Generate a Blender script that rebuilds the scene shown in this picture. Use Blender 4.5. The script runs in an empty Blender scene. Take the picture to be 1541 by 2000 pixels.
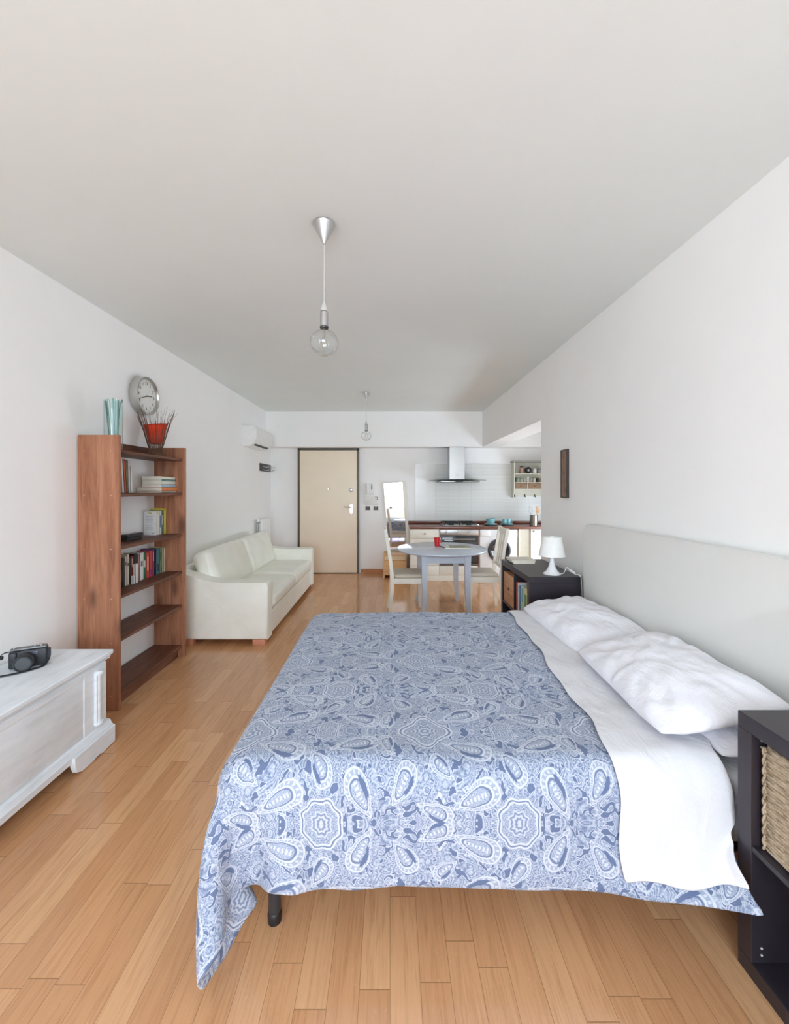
import bpy, bmesh, math, random
import numpy as np
from math import sin, cos, pi, radians as R, sqrt
from mathutils import Vector, Matrix, noise

random.seed(7)
COL = bpy.context.scene.collection
SC = bpy.context.scene

# ------------------------------------------------------------ camera, world, light, exposure
F_PX, VPX, VPY, CAM_H = 797.0, 762.0, 954.0, 1.44
cam_d = bpy.data.cameras.new('camera'); cam = bpy.data.objects.new('camera', cam_d); COL.objects.link(cam)
cam.location = (0, 0, CAM_H); cam.rotation_euler = (R(90), 0, 0)
cam_d.sensor_fit = 'HORIZONTAL'; cam_d.sensor_width = 36; cam_d.lens = F_PX / 1541 * 36
cam_d.shift_x = (770.5 - VPX) / 1541; cam_d.shift_y = -(1000 - VPY) / 1541
cam_d.clip_start = 0.02
SC.camera = cam
SC.view_settings.view_transform = 'Standard'; SC.view_settings.look = 'None'
SC.view_settings.gamma = 1; SC.view_settings.use_curve_mapping = False
SC.view_settings.exposure = 0.12

# the room: x = left/right, y = depth from the camera, z = up
XL, XR, YB, YF, CEIL = -2.031, 1.513, -3.0, 6.955, 2.70
YBEAM, ZBEAM, YWR, XALC = 6.70, 2.125, 4.088, 3.05
WX0, WX1, WZ0, WZ1 = -1.15, 1.20, 0.60, 2.60
LY0, LY1 = -2.5, -1.35                                # window added in the unseen left wall, as fill light for the bed       # window opening in the back wall

world = bpy.data.worlds.new('daylight'); SC.world = world; world.use_nodes = True
bgn = world.node_tree.nodes['Background']
bgn.inputs[0].default_value = (0.79, 0.93, 1.07, 1)
# sky glow added behind the back window, tilted upward, to carry daylight deeper inside
_nt = world.node_tree; _tc = _nt.nodes.new('ShaderNodeTexCoord'); _dp = _nt.nodes.new('ShaderNodeVectorMath'); _dp.operation = 'DOT_PRODUCT'
_nt.links.new(_tc.outputs['Generated'], _dp.inputs[0]); _dp.inputs[1].default_value = (0, -.95, .31)
_mx = _nt.nodes.new('ShaderNodeMath'); _mx.operation = 'MAXIMUM'; _nt.links.new(_dp.outputs['Value'], _mx.inputs[0]); _mx.inputs[1].default_value = 0
_pw = _nt.nodes.new('ShaderNodeMath'); _pw.operation = 'POWER'; _nt.links.new(_mx.outputs[0], _pw.inputs[0]); _pw.inputs[1].default_value = 9.0
_ma = _nt.nodes.new('ShaderNodeMath'); _ma.operation = 'MULTIPLY_ADD'; _nt.links.new(_pw.outputs[0], _ma.inputs[0]); _ma.inputs[1].default_value = 6.0; _ma.inputs[2].default_value = 10.6
_nt.links.new(_ma.outputs[0], bgn.inputs[1])
pd = bpy.data.lights.new('window_portal', 'AREA'); pd.shape = 'RECTANGLE'
pd.size = WX1 - WX0; pd.size_y = WZ1 - WZ0; pd.cycles.is_portal = True
po = bpy.data.objects.new('window_portal', pd); COL.objects.link(po)
po.location = ((WX0 + WX1) / 2, YB - 0.16, (WZ0 + WZ1) / 2); po.rotation_euler = (R(90), 0, 0)
pd3 = bpy.data.lights.new('left_fill_portal', 'AREA'); pd3.shape = 'RECTANGLE'  # guides daylight through the added left window
pd3.size = LY1 - LY0; pd3.size_y = WZ1 - WZ0; pd3.cycles.is_portal = True
po3 = bpy.data.objects.new('left_fill_portal', pd3); COL.objects.link(po3)
po3.location = (XL - .14, (LY0 + LY1) / 2, (WZ0 + WZ1) / 2); po3.rotation_euler = (R(90), 0, R(-90))
# window opening added in the unseen alcove side wall, to brighten the far room
AY0, AY1, AZ0, AZ1 = 4.55, 6.25, .20, 1.15
pd2 = bpy.data.lights.new('kitchen_fill_portal', 'AREA'); pd2.shape = 'RECTANGLE'
pd2.size = AY1 - AY0; pd2.size_y = AZ1 - AZ0; pd2.cycles.is_portal = True
po2 = bpy.data.objects.new('kitchen_fill_portal', pd2); COL.objects.link(po2)
po2.location = (XALC + .15, (AY0 + AY1) / 2, (AZ0 + AZ1) / 2); po2.rotation_euler = (R(90), 0, R(90))
try:
    SC.cycles.max_bounces = 16; SC.cycles.diffuse_bounces = 14; SC.cycles.transparent_max_bounces = 12
    SC.cycles.caustics_reflective = False; SC.cycles.caustics_refractive = False
    SC.cycles.sample_clamp_indirect = 6.0
except Exception: pass

# ------------------------------------------------------------ shader helpers
def lin(c):
    return tuple(((v / 255) / 12.92 if v / 255 <= .04045 else (((v / 255) + .055) / 1.055) ** 2.4) for v in c[:3]) + (1,)

class G:
    """little expression builder over shader Math nodes"""
    def __init__(s, nt): s.nt = nt
    def m(s, op, a, b=0.0, c=0.0):
        n = s.nt.nodes.new('ShaderNodeMath'); n.operation = op
        for i, v in enumerate((a, b, c)):
            if isinstance(v, E): v = v.s
            if isinstance(v, bpy.types.NodeSocket): s.nt.links.new(v, n.inputs[i])
            elif i < len(n.inputs): n.inputs[i].default_value = v
        return E(s, n.outputs[0])
    def coord(s, kind='Object'):
        return s.nt.nodes.new('ShaderNodeTexCoord').outputs[kind]
    def sep(s, v):
        n = s.nt.nodes.new('ShaderNodeSeparateXYZ'); s.nt.links.new(v, n.inputs[0]); return [E(s, o) for o in n.outputs]
    def comb(s, x, y, z=0.0):
        n = s.nt.nodes.new('ShaderNodeCombineXYZ')
        for i, v in enumerate((x, y, z)):
            if isinstance(v, E): s.nt.links.new(v.s, n.inputs[i])
            else: n.inputs[i].default_value = v
        return n.outputs[0]
    def mapping(s, v, scale=(1, 1, 1), loc=(0, 0, 0), rot=(0, 0, 0)):
        n = s.nt.nodes.new('ShaderNodeMapping'); s.nt.links.new(v, n.inputs[0])
        n.inputs['Scale'].default_value = scale; n.inputs['Location'].default_value = loc; n.inputs['Rotation'].default_value = rot
        return n.outputs[0]
    def noise(s, v, scale=5, detail=3, rough=.5, dist=0.0):
        n = s.nt.nodes.new('ShaderNodeTexNoise'); s.nt.links.new(v, n.inputs['Vector'])
        n.inputs['Scale'].default_value = scale; n.inputs['Detail'].default_value = detail
        n.inputs['Roughness'].default_value = rough; n.inputs['Distortion'].default_value = dist
        return E(s, n.outputs[0])
    def white(s, v):
        n = s.nt.nodes.new('ShaderNodeTexWhiteNoise'); n.noise_dimensions = '3D'; s.nt.links.new(v, n.inputs['Vector'])
        return E(s, n.outputs['Value'])
    def voro(s, v, scale=5, feature='F1', rnd=1.0, out='Distance'):
        n = s.nt.nodes.new('ShaderNodeTexVoronoi'); n.feature = feature; s.nt.links.new(v, n.inputs['Vector'])
        n.inputs['Scale'].default_value = scale; n.inputs['Randomness'].default_value = rnd
        o = n.outputs[out]
        return E(s, o) if out == 'Distance' else o
    def ramp(s, f, stops):
        n = s.nt.nodes.new('ShaderNodeValToRGB'); s.nt.links.new(f.s if isinstance(f, E) else f, n.inputs[0])
        el = n.color_ramp.elements
        el[0].position, el[0].color = stops[0]; el[1].position, el[1].color = stops[-1]
        for p, c in stops[1:-1]:
            e = el.new(p); e.color = c
        return n.outputs[0]
    def mix(s, f, a, b, mode='MIX'):
        n = s.nt.nodes.new('ShaderNodeMix'); n.data_type = 'RGBA'; n.blend_type = mode
        for i, v in ((0, f), (6, a), (7, b)):
            if isinstance(v, E): v = v.s
            if isinstance(v, bpy.types.NodeSocket): s.nt.links.new(v, n.inputs[i])
            else: n.inputs[i].default_value = v
        return n.outputs[2]
    def smooth(s, x, a, b):
        n = s.nt.nodes.new('ShaderNodeMapRange'); n.interpolation_type = 'SMOOTHSTEP'
        s.nt.links.new(x.s, n.inputs[0]); n.inputs[1].default_value = a; n.inputs[2].default_value = b
        return E(s, n.outputs[0])
class E:
    def __init__(s, g, sock): s.g, s.s = g, sock
    def __add__(s, o): return s.g.m('ADD', s, o)
    __radd__ = __add__
    def __mul__(s, o): return s.g.m('MULTIPLY', s, o)
    __rmul__ = __mul__
    def __sub__(s, o): return s.g.m('SUBTRACT', s, o)
    def __rsub__(s, o): return s.g.m('SUBTRACT', o, s)
    def __truediv__(s, o): return s.g.m('DIVIDE', s, o)
    def f(s, op, b=0.0, c=0.0): return s.g.m(op, s, b, c)

MATS = {}
def base_mat(name, color=(.8, .8, .8, 1), rough=.5, metal=0.0, spec=.5):
    m = bpy.data.materials.new(name); m.use_nodes = True
    p = m.node_tree.nodes['Principled BSDF']
    p.inputs['Base Color'].default_value = color; p.inputs['Roughness'].default_value = rough
    p.inputs['Metallic'].default_value = metal
    p.inputs['Specular IOR Level'].default_value = spec
    return m, p, G(m.node_tree)
def bump(g, p, h, strength=.2, dist=.002):
    n = g.nt.nodes.new('ShaderNodeBump'); n.inputs['Strength'].default_value = strength; n.inputs['Distance'].default_value = dist
    g.nt.links.new(h.s if isinstance(h, E) else h, n.inputs['Height']); g.nt.links.new(n.outputs[0], p.inputs['Normal'])
def plain(rgb, rough=.5, metal=0.0, spec=.5, var=.04, scale=18, bmp=0.0):
    """painted / plastic / metal surface with a slight procedural tone variation"""
    key = (rgb, rough, metal, spec, var, scale, bmp)
    if key in MATS: return MATS[key]
    c = lin(rgb); m, p, g = base_mat('surface_%d_%d_%d' % rgb, c, rough, metal, spec)
    n = g.noise(g.coord(), scale, 3)
    a = tuple(min(1, v * (1 - var)) for v in c[:3]) + (1,); b = tuple(min(1, v * (1 + var)) for v in c[:3]) + (1,)
    g.nt.links.new(g.ramp(n, [(.3, a), (.7, b)]), p.inputs['Base Color'])
    if bmp: bump(g, p, g.noise(g.coord(), scale * 12, 3), bmp, .001)
    MATS[key] = m; return m

def wall_mat(name, rgb, rough=.85):
    m, p, g = base_mat(name, lin(rgb), rough, 0, .2)
    c = lin(rgb); n = g.noise(g.coord(), 1.3, 4, .6)
    a = tuple(v * .975 for v in c[:3]) + (1,); b = tuple(min(.95, v * 1.01) for v in c[:3]) + (1,)
    g.nt.links.new(g.ramp(n, [(.3, a), (.7, b)]), p.inputs['Base Color'])
    bump(g, p, g.noise(g.coord(), 160, 4, .6), .08, .002); return m

def wood(name, c1, c2, c3, axis='Z', rough=.5, scale=1.0, knots=True, spec=.4):
    key = (name, axis)
    if key in MATS: return MATS[key]
    m, p, g = base_mat(name, c2, rough, 0, spec)
    st = {'X': (1.2, 14, 14), 'Y': (14, 1.2, 14), 'Z': (14, 14, 1.2)}[axis]
    co = g.coord()
    v = g.mapping(co, tuple(a * scale for a in st))
    n1 = g.noise(v, 1.6, 5, .6, .6); n2 = g.noise(g.mapping(co, tuple(a * scale * 5 for a in st)), 2, 3, .5)
    f = n1 * .75 + n2 * .25
    col = g.ramp(f, [(.30, c1), (.48, c2), (.68, c3)])
    if knots:
        kv = g.mapping(co, {'X': (3, 8, 8), 'Y': (8, 3, 8), 'Z': (8, 8, 3)}[axis])
        k = g.voro(kv, .8); km = g.smooth(k, .05, .30)
        dark = tuple(v * .35 for v in c1[:3]) + (1,)
        col = g.mix((1.0 - km) * .7, col, dark)
    g.nt.links.new(col, p.inputs['Base Color'])
    bump(g, p, f, .12, .003)
    MATS[key] = m; return m

def floor_mat():
    m, p, g = base_mat('oak_plank_floor', (.5, .3, .15, 1), .3, 0, .5)
    x, y, z = g.sep(g.coord())
    W, L = .0885, 1.15
    cx = x / W; ci = cx.f('FLOOR')
    r0 = g.white(g.comb(ci, 3.0, 1.0))
    yy = y / L + r0 * 7.3
    ri = yy.f('FLOOR')
    # some boards are cut shorter
    r1 = g.white(g.comb(ci, ri, 5.0)); fy = yy - ri
    cut = g.m('GREATER_THAN', fy, r1 * .5 + .35); pid = ri * 2.0 + cut
    rc = g.white(g.comb(ci, pid, 9.0)); rc2 = g.white(g.comb(ci, pid, 13.0))
    gv = g.comb(x * 1.0 + rc * 3.7, y * .06 + rc2 * 9.0, rc * 5.0)
    g1 = g.noise(gv, 60, 5, .65, .9); g2 = g.noise(g.comb(x + rc, y * .03, rc * 8.0), 260, 2, .5)
    tone = g.ramp(rc, [(0, (.54, .275, .132, 1)), (.35, (.59, .312, .155, 1)), (.75, (.63, .34, .172, 1)), (1, (.67, .385, .20, 1))])
    grain = g.ramp(g1 * .7 + g2 * .3, [(.3, (.74, .68, .62, 1)), (.5, (.98, .98, .98, 1)), (.75, (1.08, 1.08, 1.07, 1))])
    col = g.mix(1.0, tone, grain, 'MULTIPLY')
    fl = g.noise(g.comb(x * 3.0 + rc * 9.0, y * .9, rc), 45, 2, .5, 1.5)      # medullary flecks
    col = g.mix(g.smooth(fl, .66, .74) * .25, col, (.72, .5, .3, 1))
    ex = (cx - ci - .5).f('ABSOLUTE'); gx = g.smooth(ex, .483, .497)
    d1 = (fy - (r1 * .5 + .35)).f('ABSOLUTE'); d2 = fy.f('MINIMUM', 1.0 - fy)
    gy = 1.0 - g.smooth(d1.f('MINIMUM', d2), .0006, .0018)
    gap = gx.f('MAXIMUM', gy)
    col = g.mix(gap * .6, col, (.22, .11, .045, 1))
    g.nt.links.new(col, p.inputs['Base Color'])
    rr = g.noise(g.coord(), 7, 3) * .08 + .075 + rc * .04
    g.nt.links.new(rr.s, p.inputs['Roughness'])
    bump(g, p, (1.0 - gap) + g1 * .08 + rc2 * .25, .25, .0015)
    return m

def paisley_mat():
    """white and blue paisley print, drawn with level functions in cloth coordinates (metres)"""
    m, p, g = base_mat('paisley_cotton', lin((150, 165, 200)), .85, 0, .2)
    u, v, _ = g.sep(g.coord('UV'))
    wob = g.noise(g.coord('UV'), 28, 2) - .5
    wob2 = g.noise(g.mapping(g.coord('UV'), (1, 1, 1), (7, 3, 0)), 28, 2) - .5
    PU, PV = .62, .60
    u = u + wob * .012; v = v + wob2 * .012
    U = (u / PU).f('FRACT') * PU; V0 = (v / PV).f('FRACT') * PV
    V = (V0 - PV / 2).f('ABSOLUTE')                                    # mirrored halves
    NAVY, MID, PALE = 0.0, .5, 1.0
    # ground: small scrolls and blossoms
    uv = g.comb(U, V)
    s1 = g.voro(uv, 40, 'F1', .75); s2 = g.voro(uv, 85, 'F1', .9)
    l1 = (s1 * 26.0).f('SINE') * .5 + .5; l2 = (s2 * 19.0).f('SINE') * .5 + .5
    nf = g.noise(uv, 13, 1.2, .45, .9); fl1 = (nf * 88.0).f('SINE') * .5 + .5
    nf2 = g.noise(g.comb(U, V, 2.0), 34, 1, .4, .6); fl2 = (nf2 * 52.0).f('SINE') * .5 + .5
    zone = g.smooth(g.noise(g.comb(U, V, 8.0), 9, 0), .44, .54)
    tone = (l1 * .45 + l2 * .25) * zone + (fl1 * .45 + fl2 * .25) * (1.0 - zone) + l2 * .14 + .06
    nb = g.voro(g.comb(U + 3.0, V + wob * .02), 15, 'F1', 1.0); nb2 = g.noise(g.comb(U, V, 4.0), 24, 1, .4, 1.6)
    patch = g.smooth(nb2, .595, .615)
    rim = g.smooth(nb2, .56, .58) * (1.0 - patch)
    tone = tone * (1.0 - rim) + rim * .95
    tone = tone * (1.0 - patch) + patch * .02
    def put(tone, mask, t): return tone * (1.0 - mask) + t * mask
    def medallion(tone, cx, cy, rad, k, amp):
        dx, dy = U - cx, V - cy
        r = (dx * dx + dy * dy).f('SQRT'); th = dy.f('ARCTAN2', dx)
        f = r / rad * (1.0 + (th * float(k)).f('COSINE') * amp)
        mask = 1.0 - g.smooth(f, 1.0, 1.03)
        pet = (r / rad) * (1.0 + (th * 8.0).f('COSINE') * .12)
        rings = (pet * 33.0).f('SINE') * .5 + .5
        dots = (s2 * 24.0).f('SINE') * .5 + .5
        inner = rings * (1.0 - g.smooth(f, .45, .5)) + dots * g.smooth(f, .45, .5) * .8
        t = inner * .75 + .18
        e = (f - .90).f('ABSOLUTE'); t = put(t, 1.0 - g.smooth(e, .018, .030), .14)
        e2 = (f - .82).f('ABSOLUTE'); t = put(t, 1.0 - g.smooth(e2, .03, .045), 1.0)
        e3 = (f - .97).f('ABSOLUTE'); t = put(t, 1.0 - g.smooth(e3, .03, .04), 1.0)
        return put(tone, mask, t)
    def paisley(tone, cx, cy, ang, a, b, bend, dark):
        c, s = cos(ang), sin(ang)
        dx, dy = U - cx, V - cy
        X = dx * c + dy * s; Y = dy * c - dx * s
        X = X - Y * Y * (bend / b) + bend * .3
        w = (1.0 - Y / b * .62) * a
        q = X / w; f = (q * q + (Y / b) * (Y / b)).f('SQRT')
        mask = 1.0 - g.smooth(f, 1.0, 1.03)
        th = Y.f('ARCTAN2', X)
        t = (s2 * 30.0).f('SINE') * .30 + .52
        e = (f - .60).f('ABSOLUTE'); t = put(t, 1.0 - g.smooth(e, .03, .05), .12)
        e = (f - .70).f('ABSOLUTE'); t = put(t, 1.0 - g.smooth(e, .04, .05), 1.0)
        bead = g.smooth((th * 26.0).f('SINE'), .1, .4) * (1.0 - g.smooth((f - .84).f('ABSOLUTE'), .05, .07)); 
        t = put(t, g.smooth(f, .75, .77), .50); t = put(t, bead, .95)
        e = (f - .96).f('ABSOLUTE'); t = put(t, 1.0 - g.smooth(e, .035, .045), 1.0)
        if dark:    # solid blue crescent on the outer side
            cr = g.smooth(q, .34, .40) * g.smooth(f, .46, .50) * (1.0 - g.smooth(f, .80, .84)) * (1.0 - g.smooth(Y / b, .15, .3)) * g.smooth(Y / b, -.75, -.6)
            t = put(t, cr, .0)
        # row of beads down the spine
        sp = (1.0 - g.smooth(q.f('ABSOLUTE'), .14, .2)) * (1.0 - g.smooth(f, .5, .55)) * g.smooth((Y * (pi * 2 / .012)).f('SINE'), -.2, .2)
        t = put(t, sp, 1.0)
        return put(tone, mask, t)
    for a in ((.08, .20, .6, .030, .060, .012, 1), (.30, .085, 1.9, .034, .085, -.02, 1), (.31, .235, 1.2, .034, .080, .022, 0),
              (.545, .085, 1.25, .036, .085, .02, 1), (.56, .225, -.5, .032, .070, -.018, 1), (.43, .155, 2.5, .026, .055, .014, 1),
              (.18, .265, 2.0, .028, .06, -.014, 1), (.21, .155, -.9, .022, .045, .012, 1), (.035, .075, -.2, .024, .055, .014, 1)):
        tone = paisley(tone, *a)
    tone = medallion(tone, .165, 0.0, .082, 4, -.16)
    tone = medallion(tone, .44, .295, .070, 8, .05)
    tone = medallion(tone, .44, 0.02, .040, 6, .08)
    col = g.ramp(tone, [(.0, lin((66, 86, 124))), (.22, lin((104, 120, 150))), (.5, lin((146, 157, 178))), (1.0, lin((194, 199, 209)))])
    # woven base: tiny brightness weave
    weave = g.noise(g.coord('UV'), 900, 1)
    col = g.mix(.12, col, g.ramp(weave, [(.3, (.2, .25, .4, 1)), (.7, (.9, .92, 1, 1))]))
    g.nt.links.new(col, p.inputs['Base Color'])
    bump(g, p, g.noise(g.coord('UV'), 9, 4, .55), .25, .02)
    p.inputs['Sheen Weight'].default_value = .15
    return m

def cloth_white(name='white_cotton', rgb=(218, 218, 222), b=.5):
    m, p, g = base_mat(name, lin(rgb), .9, 0, .15)
    co = g.coord()
    c = lin(rgb); a = tuple(v * .97 for v in c[:3]) + (1,)
    g.nt.links.new(g.ramp(g.noise(co, 300, 2), [(.3, a), (.7, c)]), p.inputs['Base Color'])
    bump(g, p, g.noise(g.mapping(co, (1, .55, 1)), 7, 5, .55, .8) + g.noise(co, 30, 3) * .12, b, .03)
    p.inputs['Sheen Weight'].default_value = .1
    return m

def leather_mat():
    m, p, g = base_mat('cream_leather', lin((226, 224, 208)), .42, 0, .45)
    co = g.coord()
    g.nt.links.new(g.ramp(g.noise(co, 6, 3), [(.3, lin((236, 236, 224))), (.7, lin((243, 243, 234)))]), p.inputs['Base Color'])
    wr = g.noise(g.mapping(co, (2, 14, 3)), 3, 4, .6, .8)
    bump(g, p, wr * .6 + g.voro(co, 320) * .08, .28, .012)
    return m

def rope_mat():
    m, p, g = base_mat('seagrass', lin((165, 142, 112)), .9, 0, .15)
    co = g.coord(); x, y, z = g.sep(co)
    n = g.noise(g.mapping(co, (30, 30, 160)), 2, 4, .7, .6); n2 = g.noise(co, 50, 3)
    g.nt.links.new(g.ramp(n * .6 + n2 * .4, [(.3, lin((112, 95, 76))), (.5, lin((180, 162, 138))), (.7, lin((216, 200, 178)))]), p.inputs['Base Color'])
    bump(g, p, n, .6, .004); return m

def whitewash_mat():
    m, p, g = base_mat('whitewashed_wood', lin((214, 213, 204)), .6, 0, .3)
    co = g.coord()
    n = g.noise(g.mapping(co, (12, 1.5, 12)), 2, 5, .65, .5); n2 = g.noise(co, 3, 4, .6)
    col = g.ramp(n * .5 + n2 * .5, [(.32, lin((206, 210, 212))), (.45, lin((224, 231, 237))), (.6, lin((236, 242, 247)))])
    g.nt.links.new(col, p.inputs['Base Color']); bump(g, p, n, .2, .002); return m

def tile_mat(name, tw, th, rgb, ribs):
    m, p, g = base_mat(name, lin(rgb), .16, 0, .5)
    x, y, z = g.sep(g.coord())
    def edge(c, w, t):
        q = c / w; fr = q.f('FRACT'); return g.smooth((fr - .5).f('ABSOLUTE'), .5 - t / w, .5 - t / w * .4)
    gr = edge(x, tw, .002).f('MAXIMUM', edge(z, th, .002))
    h = 1.0 - gr
    if ribs:
        zz = z + (g.noise(g.comb(x, 0.0, z * 3.0), 14, 2) - .5) * .010
        rb = (zz * (2 * pi / .021)).f('SINE') * .5 + .5
        h = h + rb * .9
        col = g.mix(gr * .35, g.mix((1.0 - rb) * .32, lin(rgb), lin((186, 186, 180))), lin((150, 150, 145)))
    else: col = g.mix(gr * .35, lin(rgb), lin((170, 170, 166)))
    g.nt.links.new(col, p.inputs['Base Color'])
    bump(g, p, h, .3, .003); return m

def steel(rgb=(190, 190, 188), rough=.3, axis='X'):
    key = ('steel', rgb, rough, axis)
    if key in MATS: return MATS[key]
    m, p, g = base_mat('brushed_steel', lin(rgb), rough, 1.0, .5)
    sc = {'X': (2, 200, 200), 'Z': (200, 200, 2)}[axis]
    n = g.noise(g.mapping(g.coord(), sc), 1, 3)
    g.nt.links.new((n * .25 + (rough - .1)).s, p.inputs['Roughness']); MATS[key] = m; return m

def thin_glass(name, tint=(1, 1, 1, 1), ior=1.45, rough=0.0, boost=1.0):
    m = bpy.data.materials.new(name); m.use_nodes = True; nt = m.node_tree; nt.nodes.clear()
    g = G(nt)
    o = nt.nodes.new('ShaderNodeOutputMaterial'); mx = nt.nodes.new('ShaderNodeMixShader')
    t = nt.nodes.new('ShaderNodeBsdfTransparent'); t.inputs[0].default_value = tint
    gl = nt.nodes.new('ShaderNodeBsdfGlossy'); gl.inputs['Roughness'].default_value = rough
    fr = nt.nodes.new('ShaderNodeLayerWeight'); fr.inputs[0].default_value = .5
    f0 = ((ior - 1) / (ior + 1)) ** 2
    f = (E(g, fr.outputs['Facing']).f('POWER', 4.0) * (1 - f0) + f0) * boost
    nt.links.new(f.f('MINIMUM', 1.0).s, mx.inputs[0]); nt.links.new(t.outputs[0], mx.inputs[1]); nt.links.new(gl.outputs[0], mx.inputs[2])
    nt.links.new(mx.outputs[0], o.inputs[0]); return m

M_WALL = wall_mat('white_wall_paint', (246, 246, 245)); M_CEIL = wall_mat('ceiling_paint', (233, 239, 238))
M_FLOOR = floor_mat(); M_PAIS = paisley_mat(); M_SHEET = cloth_white(); M_PILLOW = cloth_white('pillow_cotton', (232, 232, 238), .65)
M_LEATH = leather_mat(); M_ROPE = rope_mat(); M_WASH = whitewash_mat()
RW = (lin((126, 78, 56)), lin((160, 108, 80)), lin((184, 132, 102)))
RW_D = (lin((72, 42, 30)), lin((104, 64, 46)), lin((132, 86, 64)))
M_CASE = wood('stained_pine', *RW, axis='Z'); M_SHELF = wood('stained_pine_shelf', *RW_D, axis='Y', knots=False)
M_BLACK = plain((46, 41, 47), .35, 0, .5, .06)
M_BIRCH = wood('birch', lin((206, 158, 108)), lin((222, 178, 128)), lin((232, 194, 150)), axis='X', knots=False)
M_BASEB = wood('oak_skirting', lin((168, 112, 70)), lin((190, 134, 90)), lin((206, 152, 106)), axis='X', knots=False)
M_TOP = wood('cherry_worktop', lin((92, 50, 38)), lin((118, 70, 54)), lin((140, 88, 70)), axis='X', knots=False, rough=.25)
M_CAB = plain((232, 228, 216), .45, 0, .4, .02); M_WHITE = plain((235, 235, 233), .4, 0, .5, .015)
M_CHAIR = plain((236, 232, 220), .45, 0, .4, .03); M_TABLE = plain((192, 200, 212), .22, 0, .5, .03)
M_CHROME = plain((205, 205, 208), .18, 1.0, .5, .02); M_DARK = plain((28, 28, 30), .4)
M_HEAD = plain((226, 226, 222), .6, 0, .3, .015, 4, .1)

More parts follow.
